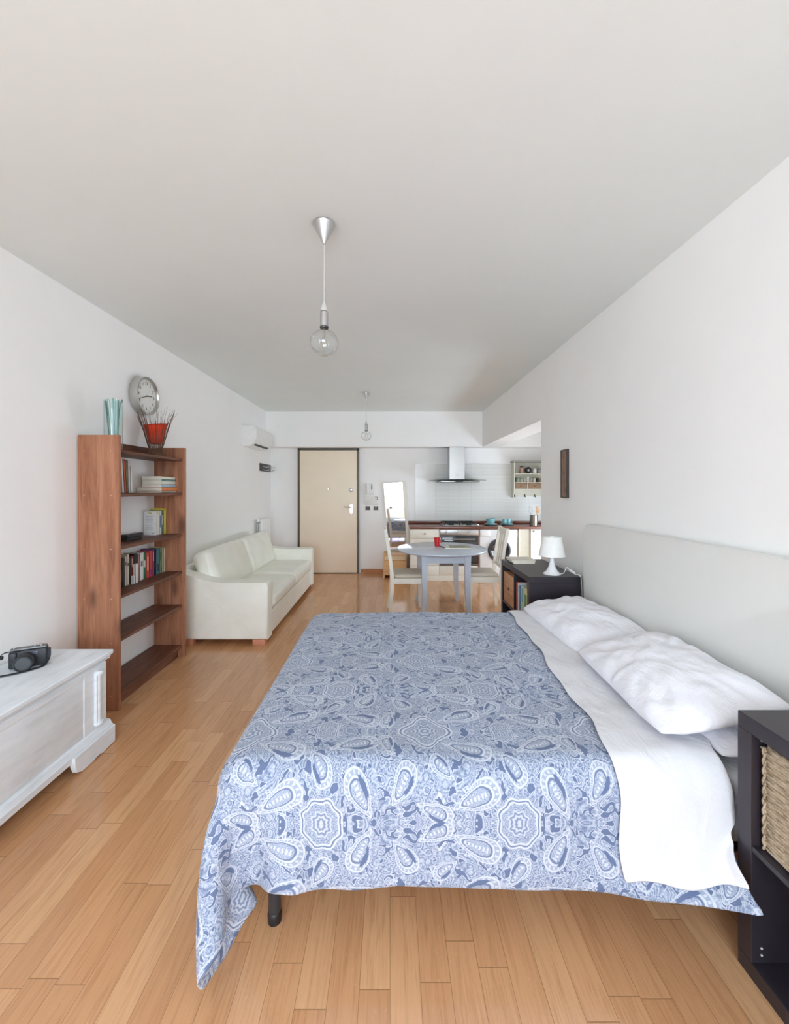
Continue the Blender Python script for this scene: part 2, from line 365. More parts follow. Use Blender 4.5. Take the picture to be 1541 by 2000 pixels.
# ------------------------------------------------------------ mesh helpers
def wpos(o):
    p = Vector((0, 0, 0))
    while o is not None: p += o.location; o = o.parent
    return p
class MB:
    def __init__(s): s.b = bmesh.new()
    def box(s, x0, x1, y0, y1, z0, z1, bev=0.0, seg=2, mat=None):
        r = bmesh.ops.create_cube(s.b, size=1.0); vs = r['verts']
        for v in vs:
            v.co = Vector(((x0 + x1) / 2 + v.co.x * (x1 - x0), (y0 + y1) / 2 + v.co.y * (y1 - y0), (z0 + z1) / 2 + v.co.z * (z1 - z0)))
        allv = vs
        if bev > 0:
            es = list({e for v in vs for e in v.link_edges})
            r = bmesh.ops.bevel(s.b, geom=es, offset=bev, segments=seg, affect='EDGES', profile=.5)
            allv = list({v for f in r['faces'] for v in f.verts} | {v for v in vs if v.is_valid})
        if mat is not None:
            for v in allv: v.co = mat @ v.co
        return s
    def poly(s, pts, a0, a1, axis='Y', bev=0.0, seg=2):
        """extrude a closed outline; pts are (x,z) for axis Y, (y,z) for X, (x,y) for Z"""
        def mk(p, a): return {'Y': (p[0], a, p[1]), 'X': (a, p[0], p[1]), 'Z': (p[0], p[1], a)}[axis]
        lo = [s.b.verts.new(mk(p, a0)) for p in pts]; hi = [s.b.verts.new(mk(p, a1)) for p in pts]
        f1 = s.b.faces.new(lo); f2 = s.b.faces.new(hi[::-1]); n = len(pts)
        for i in range(n): s.b.faces.new((lo[i], hi[i], hi[(i + 1) % n], lo[(i + 1) % n]))
        if bev > 0:
            es = list(set(f1.edges) | set(f2.edges))
            bmesh.ops.bevel(s.b, geom=es, offset=bev, segments=seg, affect='EDGES', profile=.5)
        return s
    def lathe(s, c, prof, seg=32, mat=None, closed=True):
        rings = []
        for r, z in prof:
            if r < 1e-6: rings.append([s.b.verts.new((c[0], c[1], c[2] + z))])
            else: rings.append([s.b.verts.new((c[0] + r * cos(2 * pi * i / seg), c[1] + r * sin(2 * pi * i / seg), c[2] + z)) for i in range(seg)])
        for a, b in zip(rings, rings[1:]):
            for i in range(seg):
                j = (i + 1) % seg
                if len(a) == 1 and len(b) == 1: continue
                if len(a) == 1: s.b.faces.new((a[0], b[j], b[i]))
                elif len(b) == 1: s.b.faces.new((a[i], a[j], b[0]))
                else: s.b.faces.new((a[i], a[j], b[j], b[i]))
        if mat is not None:
            for rr in rings:
                for v in rr: v.co = mat @ v.co
        return s
    def tube(s, pts, r, seg=8, r1=None):
        pts = [Vector(p) for p in pts]; n = len(pts); rings = []
        up = Vector((0, 0, 1))
        t0 = (pts[1] - pts[0]).normalized()
        if abs(t0.dot(up)) > .9: up = Vector((1, 0, 0))
        nrm = (up - t0 * up.dot(t0)).normalized()
        for i, p in enumerate(pts):
            t = ((pts[min(i + 1, n - 1)] - pts[max(i - 1, 0)])).normalized()
            nrm = (nrm - t * nrm.dot(t)).normalized(); bi = t.cross(nrm)
            rr = r if r1 is None else r + (r1 - r) * i / (n - 1)
            rings.append([s.b.verts.new(p + (nrm * cos(2 * pi * k / seg) + bi * sin(2 * pi * k / seg)) * rr) for k in range(seg)])
        for a, b in zip(rings, rings[1:]):
            for i in range(seg): s.b.faces.new((a[i], a[(i + 1) % seg], b[(i + 1) % seg], b[i]))
        s.b.faces.new(rings[0][::-1]); s.b.faces.new(rings[-1]); return s
    def taper(s, p0, p1, a, b, c=None, d=None, bev=.004):
        """square bar from p0 to p1 (bottom to top): section a x b at p0, c x d at p1"""
        c = a if c is None else c; d = b if d is None else d
        v = []
        for p, w, h in ((p0, a, b), (p1, c, d)):
            for sx, sy in ((-1, -1), (1, -1), (1, 1), (-1, 1)): v.append(s.b.verts.new((p[0] + sx * w / 2, p[1] + sy * h / 2, p[2])))
        fs = [s.b.faces.new([v[i] for i in q]) for q in ((3, 2, 1, 0), (4, 5, 6, 7), (0, 1, 5, 4), (1, 2, 6, 5), (2, 3, 7, 6), (3, 0, 4, 7))]
        if bev: bmesh.ops.bevel(s.b, geom=list({e for f in fs for e in f.edges}), offset=bev, segments=1, affect='EDGES')
        return s
    def soft(s, x0, x1, y0, y1, z0, z1, r, bulge=(0, 0, 0), n=14, mat=None, fn=None):
        """rounded, slightly puffed cushion block"""
        hx, hy, hz = (x1 - x0) / 2, (y1 - y0) / 2, (z1 - z0) / 2; c = Vector(((x0 + x1) / 2, (y0 + y1) / 2, (z0 + z1) / 2))
        t = bmesh.new(); bmesh.ops.create_cube(t, size=2.0)
        bmesh.ops.subdivide_edges(t, edges=t.edges[:], cuts=n, use_grid_fill=True)
        mp = {}
        for v in t.verts:
            q = v.co
            e = [math.copysign(abs(a) ** .8, a) for a in q]
            P = Vector((e[0] * hx, e[1] * hy, e[2] * hz))
            I = Vector((max(-hx + r, min(hx - r, P.x)), max(-hy + r, min(hy - r, P.y)), max(-hz + r, min(hz - r, P.z))))
            d = P - I
            if d.length > 1e-9: P = I + d.normalized() * r if (abs(q.x) > .999 or abs(q.y) > .999 or abs(q.z) > .999) else P
            bx = (1 - e[1] ** 2) * (1 - e[2] ** 2) * bulge[0] * (1 if q.x > .999 else -1 if q.x < -.999 else 0)
            by = (1 - e[0] ** 2) * (1 - e[2] ** 2) * bulge[1] * (1 if q.y > .999 else -1 if q.y < -.999 else 0)
            bz = (1 - e[0] ** 2) * (1 - e[1] ** 2) * bulge[2] * (1 if q.z > .999 else -1 if q.z < -.999 else 0)
            P = c + P + Vector((bx, by, bz))
            if fn: P = fn(P)
            if mat is not None: P = mat @ P
            mp[v] = s.b.verts.new(P)
        for f in t.faces: s.b.faces.new([mp[v] for v in f.verts])
        t.free(); return s
    def build(s, name, mat, parent=None, smooth=True, origin=None, ang=35):
        bmesh.ops.recalc_face_normals(s.b, faces=s.b.faces)
        me = bpy.data.meshes.new(name); 
        if parent is not None: off = wpos(parent)
        elif origin is not None: off = Vector(origin)
        else:
            co = [v.co for v in s.b.verts]
            off = Vector((sum(c.x for c in co) / len(co), sum(c.y for c in co) / len(co), min(c.z for c in co)))
        for v in s.b.verts: v.co -= off
        s.b.to_mesh(me); s.b.free(); me.materials.append(mat)
        if smooth:
            me.shade_smooth()
            try: me.set_sharp_from_angle(angle=R(ang))
            except Exception: pass
        o = bpy.data.objects.new(name, me); COL.objects.link(o)
        if parent is not None: o.parent = parent
        else: o.location = off
        return o

def thing(name, label, cat, loc=(0, 0, 0), group=None):
    o = bpy.data.objects.new(name, None); o.empty_display_size = .05; COL.objects.link(o); o.location = loc
    return tag(o, label, cat, group)
def tag(o, label, cat, group=None, kind=None):
    o['label'] = label; o['category'] = cat
    if group: o['group'] = group
    if kind: o['kind'] = kind
    return o
def struct(o, label=None):
    o['kind'] = 'structure'
    if label: o['label'] = label
    return o
def dup(root, loc=None, rotz=None, label=None):
    r = root.copy(); COL.objects.link(r)
    if loc is not None: r.location = loc
    if rotz is not None: r.rotation_euler = (0, 0, rotz)
    if label: r['label'] = label
    for ch in list(root.children):
        c = ch.copy(); COL.objects.link(c); c.parent = r
        for gch in list(ch.children):
            d = gch.copy(); COL.objects.link(d); d.parent = c
    return r
def text_part(name, s, size, mat, M, parent, thick=.0006):
    cu = bpy.data.curves.new('t', 'FONT'); cu.body = s; cu.size = size; cu.extrude = thick; cu.align_x = 'CENTER'; cu.align_y = 'CENTER'
    t = bpy.data.objects.new('t', cu); COL.objects.link(t)
    dg = bpy.context.evaluated_depsgraph_get()
    me = bpy.data.meshes.new_from_object(t.evaluated_get(dg)); bpy.data.objects.remove(t)
    off = wpos(parent); me.transform(Matrix.Translation(-off) @ M); me.name = name
    me.materials.clear(); me.materials.append(mat)
    o = bpy.data.objects.new(name, me); COL.objects.link(o); o.parent = parent; return o

# ------------------------------------------------------------ the room shell
def slab(name, x0, x1, y0, y1, z0, z1, mat, label=None):
    return struct(MB().box(x0, x1, y0, y1, z0, z1).build(name, mat, smooth=False, origin=(0, 0, 0)), label)
slab('floor', XL - .1, XALC + .1, YB - .1, YF + .1, -.1, 0, M_FLOOR, 'oak strip floor running away from the camera')
slab('ceiling', XL - .1, XALC + .1, YB - .1, YF + .1, CEIL, CEIL + .1, M_CEIL)
m = MB(); m.box(XL - .1, XL, YB - .1, LY0, 0, CEIL); m.box(XL - .1, XL, LY1, YF, 0, CEIL); m.box(XL - .1, XL, LY0, LY1, WZ1, CEIL); m.box(XL - .1, XL, LY0, LY1, 0, WZ0)
struct(m.build('wall_left', M_WALL, smooth=False, origin=(0, 0, 0)))
w3 = thing('fill_window_3', 'added fill-light window in the unseen left wall behind the viewer', 'window'); del w3['category']; w3['kind'] = 'structure'  # out-of-view window, added to light the bed top and right wall
m = MB()
for a, b_ in ((LY0, LY0 + .06), (LY1 - .06, LY1), ((LY0 + LY1) / 2 - .045, (LY0 + LY1) / 2 + .045)): m.box(XL - .08, XL - .02, a, b_, WZ0, WZ1)
m.box(XL - .08, XL - .02, LY0, LY1, WZ0, WZ0 + .06); m.box(XL - .08, XL - .02, LY0, LY1, WZ1 - .06, WZ1)
m.build('window_frame', M_WHITE, w3)
slab('wall_right', XR, XR + .3, YB - .1, YWR, 0, CEIL, M_WALL)
slab('wall_far', XL - .1, XALC + .1, YF, YF + .1, 0, CEIL, M_WALL)
m = MB(); m.box(XALC, XALC + .1, YWR - .1, AY0, 0, CEIL); m.box(XALC, XALC + .1, AY1, YF, 0, CEIL); m.box(XALC, XALC + .1, AY0, AY1, AZ1, CEIL); m.box(XALC, XALC + .1, AY0, AY1, 0, AZ0)
struct(m.build('wall_alcove', M_WALL, smooth=False, origin=(0, 0, 0)))
w2 = thing('fill_window_2', 'added fill-light window in the unseen side wall of the kitchen corner', 'window'); del w2['category']; w2['kind'] = 'structure'  # out-of-view window, added to lift the light around kitchen and sofa
m = MB()
for a, b_ in ((AY0, AY0 + .06), (AY1 - .06, AY1), ((AY0 + AY1) / 2 - .04, (AY0 + AY1) / 2 + .04)): m.box(XALC + .02, XALC + .08, a, b_, AZ0, AZ1)
m.box(XALC + .02, XALC + .08, AY0, AY1, AZ0, AZ0 + .06); m.box(XALC + .02, XALC + .08, AY0, AY1, AZ1 - .06, AZ1)
m.build('window_frame', M_WHITE, w2)
slab('wall_return', XR + .3, XALC, YWR - .1, YWR, 0, CEIL, M_WALL)
slab('trim_1', XL, XALC, YBEAM, YF, ZBEAM, CEIL, M_WALL, 'white ceiling beam along the far wall')
slab('trim_2', XR, XR + .3, YWR, YBEAM, ZBEAM, CEIL, M_WALL, 'white header over the opening to the kitchen corner')
m = MB(); m.box(XL - .1, WX0, YB - .2, YB, 0, CEIL); m.box(WX1, XR + .3, YB - .2, YB, 0, CEIL)
m.box(WX0, WX1, YB - .2, YB, WZ1, CEIL); m.box(WX0, WX1, YB - .2, YB, 0, WZ0)
struct(m.build('wall_back', M_WALL, smooth=False, origin=(0, 0, 0)))
# window behind the camera: four tall glazed leaves
win = thing('window_1', 'wide glazed balcony doors behind the viewer', 'window'); del win['category']; win['kind'] = 'structure'
m = MB(); fw = .05
m.box(WX0, WX1, YB - .14, YB - .06, WZ1 - .06, WZ1); m.box(WX0, WX1, YB - .14, YB - .06, WZ0, WZ0 + .07)
nl = 4
for i in range(nl + 1):
    x = WX0 + (WX1 - WX0) * i / nl; w = .045 if 0 < i < nl else .06
    m.box(max(WX0, x - w), min(WX1, x + w), YB - .14, YB - .06, WZ0, WZ1)
m.build('window_frame', M_WHITE, win)
M_PANE = thin_glass('window_glass')
for i in range(nl):
    x0 = WX0 + (WX1 - WX0) * i / nl + .045; x1 = WX0 + (WX1 - WX0) * (i + 1) / nl - .045
    MB().box(x0, x1, YB - .103, YB - .098, WZ0 + .06, WZ1 - .05).build('window_pane', M_PANE, win, smooth=False)
# skirting
def base(name, x0, x1, y0, y1): struct(MB().box(x0, x1, y0, y1, 0, .072, .003, 1).build(name, M_BASEB))
base('baseboard_left', XL, XL + .014, YB, YF)
base('baseboard_right', XR - .014, XR, YB, YWR)
base('baseboard_far', -.50, -.115, YF - .014, YF); base('baseboard_far_2', XL, -1.57, YF - .014, YF)
# kitchen tiles
slab('trim_3', .755, XALC, YF - .012, YF, .88, 1.86, tile_mat('ribbed_tiles', .197, .24, (232, 232, 228), True), 'glossy ribbed off-white tiles behind the hob')
slab('trim_4', .43, .755, YF - .010, YF, .88, 1.86, tile_mat('plain_tiles', .163, .327, (230, 229, 225), False), 'smooth white tiles left of the hood')

# entrance door
dr = thing('door_1', 'plain cream armoured entrance door in a dark metal frame', 'door'); del dr['category']; dr['kind'] = 'structure'
dr.location = (-1.045, YF, 0)
M_DOOR = plain((245, 231, 209), .45, 0, .4, .02, 3); M_FR = plain((88, 80, 70), .4, .3)
DX0, DX1 = -1.565, -.527
m = MB(); m.box(DX0, DX0 + .03, YF - .05, YF - .002, 0, 2.12); m.box(DX1 - .03, DX1, YF - .05, YF - .002, 0, 2.12); m.box(DX0, DX1, YF - .05, YF - .002, 2.09, 2.12)
m.box(DX0 + .03, DX1 - .03, YF - .05, YF - .002, 0, .012)
m.build('door_frame', M_FR, dr)
lf = MB().box(DX0 + .034, DX1 - .034, YF - .045, YF - .004, .013, 2.086, .004).build('door_leaf', M_DOOR, dr)
def px(x, y, Y): return ((x - VPX) * Y / F_PX, Y, CAM_H - (y - VPY) * Y / F_PX)
yh = YF - .045
c = px(686, 957, yh); my = Matrix.Translation((c[0], yh, c[2])) @ Matrix.Rotation(R(90), 4, 'X')
MB().lathe((0, 0, 0), [(0, 0), (.030, 0), (.030, .006), (.024, .010), (.012, .010), (.012, .016), (0, .016)], 24, my).build('lock_rosette', M_CHROME, lf)
c = px(642, 955, yh); my = Matrix.Translation((c[0], yh, c[2])) @ Matrix.Rotation(R(90), 4, 'X')
MB().lathe((0, 0, 0), [(0, 0), (.016, 0), (.014, .005), (.006, .004), (0, .004)], 20, my).build('peephole', M_CHROME, lf)
c = px(686, 994, yh)
m = MB(); pl = [(c[0] + .030 * cos(a), c[2] + (.055 if sin(a) > 0 else -.055) + .030 * sin(a)) for a in [2 * pi * i / 24 for i in range(24)]]
m.poly(pl, yh - .008, yh, 'Y', .002, 1); m.lathe((0, 0, 0), [(0, 0), (.008, 0), (.008, .006), (0, .006)], 12, Matrix.Translation((c[0], yh - .008, c[2] - .045)) @ Matrix.Rotation(R(90), 4, 'X'))
m.build('handle_plate', M_CHROME, lf)
z = c[2] + .03
MB().tube([(c[0], yh - .006, z), (c[0], yh - .045, z), (c[0] - .012, yh - .052, z), (c[0] - .11, yh - .052, z + .004), (c[0] - .118, yh - .045, z + .004)], .008).build('door_handle', M_CHROME, lf)

# ------------------------------------------------------------ the bed
bed = thing('bed', 'double bed with a black tubular steel frame and a white sheeted mattress', 'bed', (.48, 2.15, 0))
BX0, BX1, BY0, BY1, BTOP = -.552, 1.425, 1.315, 2.985, .515
M_STEELB = plain((62, 62, 66), .35, .4)
m = MB(); m.tube([(BX0 + .05, BY0 + .05, .25), (BX1 - .03, BY0 + .05, .25)], .018); m.tube([(BX0 + .05, BY1 - .05, .25), (BX1 - .03, BY1 - .05, .25)], .018)
m.tube([(BX0 + .06, BY0 + .05, .25), (BX0 + .06, BY1 - .05, .25)], .018); m.tube([(BX1 - .04, BY0 + .05, .25), (BX1 - .04, BY1 - .05, .25)], .018)
m.build('bed_frame', M_STEELB, bed)
for x in (-.385, 1.30):
    for y in (1.362, 2.90):
        lg = MB().lathe((x, y, 0), [(0, .025), (.0205, .025), (.0205, .262), (0, .262)], 20).build('leg', M_STEELB, bed)
        MB().lathe((x, y, 0), [(0, 0), (.0225, 0), (.0235, .026), (.0215, .034), (.0206, .035)], 20).build('foot_cap', M_DARK, lg)
for i in range(13):
    x = BX0 + .16 + i * .135
    MB().box(x, x + .065, BY0 + .06, BY1 - .06, .262, .275, .002, 1).build('slat', M_BIRCH, bed)
MB().soft(BX0, BX1, BY0, BY1, .276, BTOP, .05, (0, .006, .004), 16).build('mattress', M_SHEET, bed)
# corner of white under-sheet hanging near the leg
m = MB(); b = m.b
pts = [(-.40, 1.33, .30), (-.27, 1.33, .30), (-.30, 1.328, .20), (-.345, 1.325, .165), (-.385, 1.328, .205)]
lo = [b.verts.new(p) for p in pts]; hi = [b.verts.new((p[0], p[1] + .012, p[2])) for p in pts]
b.faces.new(lo); b.faces.new(hi[::-1])
for i in range(5): b.faces.new((lo[i], hi[i], hi[(i + 1) % 5], lo[(i + 1) % 5]))
m.build('mattress_cover_corner', M_SHEET, bed)

# ---- cloth: a small position-based drape over the mattress
def drape(u0, u1, v0, v1, h, steps=260, iters=10, seed=3):
    rng = np.random.RandomState(seed)
    us = np.linspace(u0, u1, int(round((u1 - u0) / h)) + 1); vs = np.linspace(v0, v1, int(round((v1 - v0) / h)) + 1)
    UU, VV = np.meshgrid(us, vs, indexing='ij')
    P = np.stack([UU, VV, np.full_like(UU, BTOP + .03)], -1); P[..., 2] += rng.rand(*UU.shape) * .002
    over = np.maximum(0, BX0 - UU) + np.maximum(0, BY0 - VV) + np.maximum(0, VV - BY1); P[..., 2] -= over * .3
    Q = P.copy(); hu, hv = us[1] - us[0], vs[1] - vs[0]; hd = sqrt(hu * hu + hv * hv)
    def con(A, B, L, k):
        d = B - A; l = np.sqrt((d * d).sum(-1, keepdims=True)) + 1e-9; c = d * ((l - L) / l * .5 * k); A += c; B -= c
    pin = (vs > BY0 + .10) & (vs < BY1 - .1); PIN = P[-1, pin].copy(); PIN[:, 2] = BTOP + .016; TIP = np.array([1.045, 1.125, .262]); TIP2 = np.array([-.548, 1.18, .025]); TUCK = np.array([-.415, 1.32, .10])
    cen = np.array([(BX0 + BX1) / 2 + .2, (BY0 + BY1) / 2, BTOP - .13]); half = np.array([(BX1 - BX0) / 2 + .2, (BY1 - BY0) / 2, .13]); r = .055
    dt = 1 / 60.
    for st in range(steps):
        V = (P - Q) * (.97 if st < steps * .7 else .90); Q = P.copy(); P = P + V; P[..., 2] -= 9.8 * dt * dt * .35
        w_ = min(1, st / 120.)
        for it in range(iters):
            for par in (0, 1):
                a = P[par:-1:2]; b_ = P[par + 1::2]; n = min(len(a), len(b_)); con(a[:n], b_[:n], hu, 1.0)
                a = P[:, par:-1:2]; b_ = P[:, par + 1::2]; n = min(a.shape[1], b_.shape[1]); con(a[:, :n], b_[:, :n], hv, 1.0)
            for par in (0, 1):
                n = min(len(P[par:-1:2]), len(P[par + 1::2]))
                con(P[par:-1:2][:n, :-1], P[par + 1::2][:n, 1:], hd, .35)
                con(P[par:-1:2][:n, 1:], P[par + 1::2][:n, :-1], hd, .35)
            for k in (0, 1, 2, 3):
                a = P[k:-2:4]; b_ = P[k + 2::4]; n = min(len(a), len(b_)); con(a[:n], b_[:n], 2 * hu, .4)
                a = P[:, k:-2:4]; b_ = P[:, k + 2::4]; n = min(a.shape[1], b_.shape[1]); con(a[:, :n], b_[:, :n], 2 * hv, .4)
        # mattress (rounded box)
        for c_, hf, rr, th in ((cen, half, r, .014), (np.array([1.26, .86, .38]), np.array([.20, .385, .385]), .01, .02)):
            d = P - c_; q = np.abs(d) - (hf - rr); mq = np.maximum(q, 0); ln = np.sqrt((mq * mq).sum(-1))
            inside = np.minimum(q.max(-1), 0); sd = ln + inside - rr - th
            grad = np.where(ln[..., None] > 1e-9, mq / (ln[..., None] + 1e-12), (q == q.max(-1, keepdims=True)) * 1.0) * np.sign(d)
            hit = sd < 0
            P[hit] -= grad[hit] * sd[hit][:, None]
            dv = P[hit] - Q[hit]; Q[hit] += dv * .55        # friction
            P[-1, pin] = PIN; P[-1, 0] = P[-1, 0] * (1 - w_) + TIP * w_
            P[0, 0] = P[0, 0] * (1 - w_) + TIP2 * w_; P[0, 7] = P[0, 7] * (1 - w_) + TUCK * w_
        fl = P[..., 2] < .012; P[..., 2][fl] = .012; Q[fl] = P[fl]
    return us, vs, P
us, vs, P = drape(BX0 - .30, 1.10, BY0 - .318, BY1 + .36, .03)
nu, nv = len(us), len(vs)
def wr(x, y, s): return noise.noise(Vector((x * s, y * s, 2.2)))
for i in range(nu):
    for j in range(nv):
        x, y = us[i], vs[j]
        hang = min(1, max(0, (BY0 + .02 - y) / .3)) if x > -.3 else 0
        if hang: P[i, j, 1] -= hang * (.010 + .014 * wr(x, 0, 4.2) + .006 * wr(x, 7, 9)); P[i, j, 2] += hang * .010 * wr(x + 9, 0, 5)
        if y < BY0 - .02 and x > -.62:
            gs = math.exp(-((P[i, j, 0] + .33) / .07) ** 2) * min(1, (BY0 - y) / .3); P[i, j, 2] += .030 * gs; P[i, j, 1] -= .008 * gs
        top = 1.0 if (x > BX0 + .03 and BY0 + .03 < y < BY1 - .03) else 0.0
        if top: P[i, j, 2] += max(0, .010 + .010 * wr(x, y * .8, 3.2) + .005 * wr(x + 5, y, 9))
def grid_obj(name, A, UVs, mat, thick, parent=None, sub=1):
    a, b_ = A.shape[:2]
    me = bpy.data.meshes.new(name)
    off = np.array([A[..., 0].mean(), A[..., 1].mean(), A[..., 2].min()])
    faces = [(i * b_ + j, (i + 1) * b_ + j, (i + 1) * b_ + j + 1, i * b_ + j + 1) for i in range(a - 1) for j in range(b_ - 1)]
    me.from_pydata([tuple(p) for p in (A - off).reshape(-1, 3)], [], faces); me.materials.append(mat)
    uvl = me.uv_layers.new(name='UVMap'); U = UVs.reshape(-1, 2)
    for lp in me.loops: uvl.data[lp.index].uv = U[lp.vertex_index]
    me.shade_smooth()
    o = bpy.data.objects.new(name, me); COL.objects.link(o); o.location = off
    if parent: o.parent = parent; o.location = Vector(off) - wpos(parent)
    md = o.modifiers.new('thickness', 'SOLIDIFY'); md.thickness = thick; md.offset = 1.0
    md = o.modifiers.new('smooth', 'SUBSURF'); md.levels = sub; md.render_levels = sub
    return o
UVg = np.stack(np.meshgrid(us, vs, indexing='ij'), -1)
duvet = grid_obj('bedspread', P, UVg, M_PAIS, .010)
tag(duvet, 'blue and white paisley bedspread draped over the bed, one corner trailing to the floor', 'bedspread')
def samp(u, v):
    fi = max((u - us[0]) / (us[1] - us[0]), 0); fj = min(max((v - vs[0]) / (vs[1] - vs[0]), 0), nv - 1.001)
    i, j = min(int(fi), nu - 2), int(fj); a, b_ = fi - i, fj - j
    return P[i, j] * (1 - a) * (1 - b_) + P[i + 1, j] * a * (1 - b_) + P[i, j + 1] * (1 - a) * b_ + P[i + 1, j + 1] * a * b_
def nrmal(u, v):
    e = .012; u = min(u, us[-1] - .02); d1 = samp(u + e, v) - samp(u - e, v); d2 = samp(u, v + e) - samp(u, v - e)
    n = np.cross(d1, d2); return n / (np.linalg.norm(n) + 1e-9)
NS, NT = 20, 110
S = np.zeros((NS, NT, 3)); SU = np.zeros((NS, NT, 2))
for j in range(NT):
    for i in range(NS):
        t = j / (NT - 1); s = i / (NS - 1)
        v = (vs[0] + .045 + .012 * sin(s * 9)) * (1 - t) + (vs[-1] - .03) * t
        uL = .755 + .125 * min(1, max(0, (v - 1.3) / 1.7)) + .008 * sin(v * 9) + .006 * sin(v * 21)
        uR = us[-1] + .010
        u = uL + (uR - uL) * s
        n = nrmal(u, v)
        S[i, j] = samp(u, v) + n * (.021 + .004 * wr(u, v, 11) + .004 * wr(u + 3, v * .4, 22)); SU[i, j] = (u, v)
        if S[i, j, 1] < 1.262 and S[i, j, 0] > 1.048: S[i, j, 0] = 1.048
sheet = grid_obj('top_sheet', S, SU, M_SHEET, .004)
tag(sheet, 'plain white top sheet folded back over the paisley bedspread', 'sheet')

# pillows
def pillow(name, label, cx, cy, cz, a, b_, T, rot, seed):
    n = 48; bm = bmesh.new(); rows = {}
    for side in (1, -1):
        for i in range(n + 1):
            for j in range(n + 1):
                u, v = -1 + 2 * i / n, -1 + 2 * j / n
                edge = i in (0, n) or j in (0, n)
                if side == -1 and edge: rows[(side, i, j)] = rows[(1, i, j)]; continue
                h = T * (max(0, (1 - abs(u) ** 2.6)) ** .5) * (max(0, (1 - abs(v) ** 3.0)) ** .5)
                cr_ = 1 - .075 * abs(u * v) ** 3; x = a * u * (1 - .05 * (1 - abs(v) ** 2)) * cr_; y = b_ * v * (1 - .03 * (1 - u * u)) * cr_
                w = noise.noise(Vector((u * 1.8 + seed, v * 2.8, side * 3))) * .26 - abs(noise.noise(Vector((u * 2.5 + v * 1.5 + seed, v * 4.5 - u * 2.5, side)))) * .12
                fold = abs(noise.noise(Vector((math.atan2(v, u) * 3.6 + seed, seed, .3)))) * (u * u + v * v) * .42
                h *= (1 + w - fold * .8)
                rows[(side, i, j)] = bm.verts.new((x, y, side * h * (.95 if side > 0 else .7)))
    for side in (1, -1):
        for i in range(n):
            for j in range(n):
                q = [rows[(side, i, j)], rows[(side, i + 1, j)], rows[(side, i + 1, j + 1)], rows[(side, i, j + 1)]]
                bm.faces.new(q if side > 0 else q[::-1])
    me = bpy.data.meshes.new(name); bm.to_mesh(me); bm.free(); me.materials.append(M_PILLOW); me.shade_smooth()
    o = bpy.data.objects.new(name, me); COL.objects.link(o); o.location = (cx, cy, cz); o.rotation_euler = rot
    md = o.modifiers.new('smooth', 'SUBSURF'); md.levels = 1; md.render_levels = 1
    tag(o, label, 'pillow', 'white pillows at the head of the bed'); return o
pillow('pillow', 'white pillow at the far end of the headboard, nearest the white lamp', 1.190, 2.565, .606, .24, .40, .095, (R(1), R(-8), R(3)), 2.0)
pillow('pillow', 'white pillow lying against the headboard partly under the front one', 1.262, 1.74, .578, .175, .42, .055, (R(1), R(-7), R(0)), 5.0)
pillow('pillow', 'plump white pillow in front, one corner resting on the folded sheet', 1.160, 1.735, .652, .240, .385, .088, (R(0), R(-13), R(-3)), 9.0)

# headboard
hb = thing('headboard', 'off-white padded headboard with rounded corners against the right wall', 'headboard', (1.46, 2.0, 0))
HY0, HY1, HZ = 1.262, 3.045, 1.180; r = .07
def rounded(y0, y1, z1, r, z0=.18):
    return [(y0, z0), (y1, z0)] + [(y1 - r + r * cos(a), z1 - r + r * sin(a)) for a in [pi / 2 * i / 8 for i in range(9)]] + [(y0 + r - r * sin(a), z1 - r + r * cos(a)) for a in [pi / 2 * i / 8 for i in range(9)]]
MB().poly(rounded(HY0, HY1, HZ, r), 1.440, 1.495, 'X', .016, 4).build('padded_panel', M_HEAD, hb)
for y in (1.3, 2.75): MB().box(1.45, 1.488, y - .03, y + .03, 0, .179, .003).build('leg', M_BLACK, hb)

# ------------------------------------------------------------ dark open cube shelf units (bedside)
def cube_unit(label, y0, y1, x0=1.06, x1=1.452, h=.765):
    t = thing('shelf_unit', label, 'shelf unit', ((x0 + x1) / 2, (y0 + y1) / 2, 0), 'dark cube shelf units beside the bed')
    f = .047
    MB().box(x0, x1, y0, y1, h - f, h, .0015, 1).build('top_panel', M_BLACK, t)
    MB().box(x0, x1, y0, y1, 0, f, .0015, 1).build('bottom_panel', M_BLACK, t)
    for a in (y0, y1 - f):
        sp = MB().box(x0, x1, a, a + f, f, h - f, .0008, 1).build('side_panel', M_BLACK, t)
        yy = a + f + .0008 if a == y0 else a - .0008
        for z in (.07, .09, .70, .68):
            m = MB(); m.lathe((0, 0, 0), [(0, -.0012), (.0032, -.0012), (.0032, .0012), (0, .0012)], 10, Matrix.Translation((x0 + .03, yy, z)) @ Matrix.Rotation(R(90), 4, 'X'))
            m.build('screw_cap', plain((206, 206, 208), .4), sp)
    ym = (y0 + y1) / 2; zm = h / 2
    MB().box(x0 + .002, x1, ym - .008, ym + .008, f, h - f, .0006, 1).build('divider', M_BLACK, t)
    for a, b_ in ((y0 + f, ym - .008), (ym + .008, y1 - f)):
        MB().box(x0 + .002, x1, a, b_, zm - .008, zm + .008, .0006, 1).build('shelf', M_BLACK, t)
    return t
un = cube_unit('black-brown cube shelf unit in the foreground, holding a woven seagrass basket', .475, 1.245)
uf = cube_unit('black-brown cube shelf unit beyond the bed, under the white lamp', 3.112, 3.895)
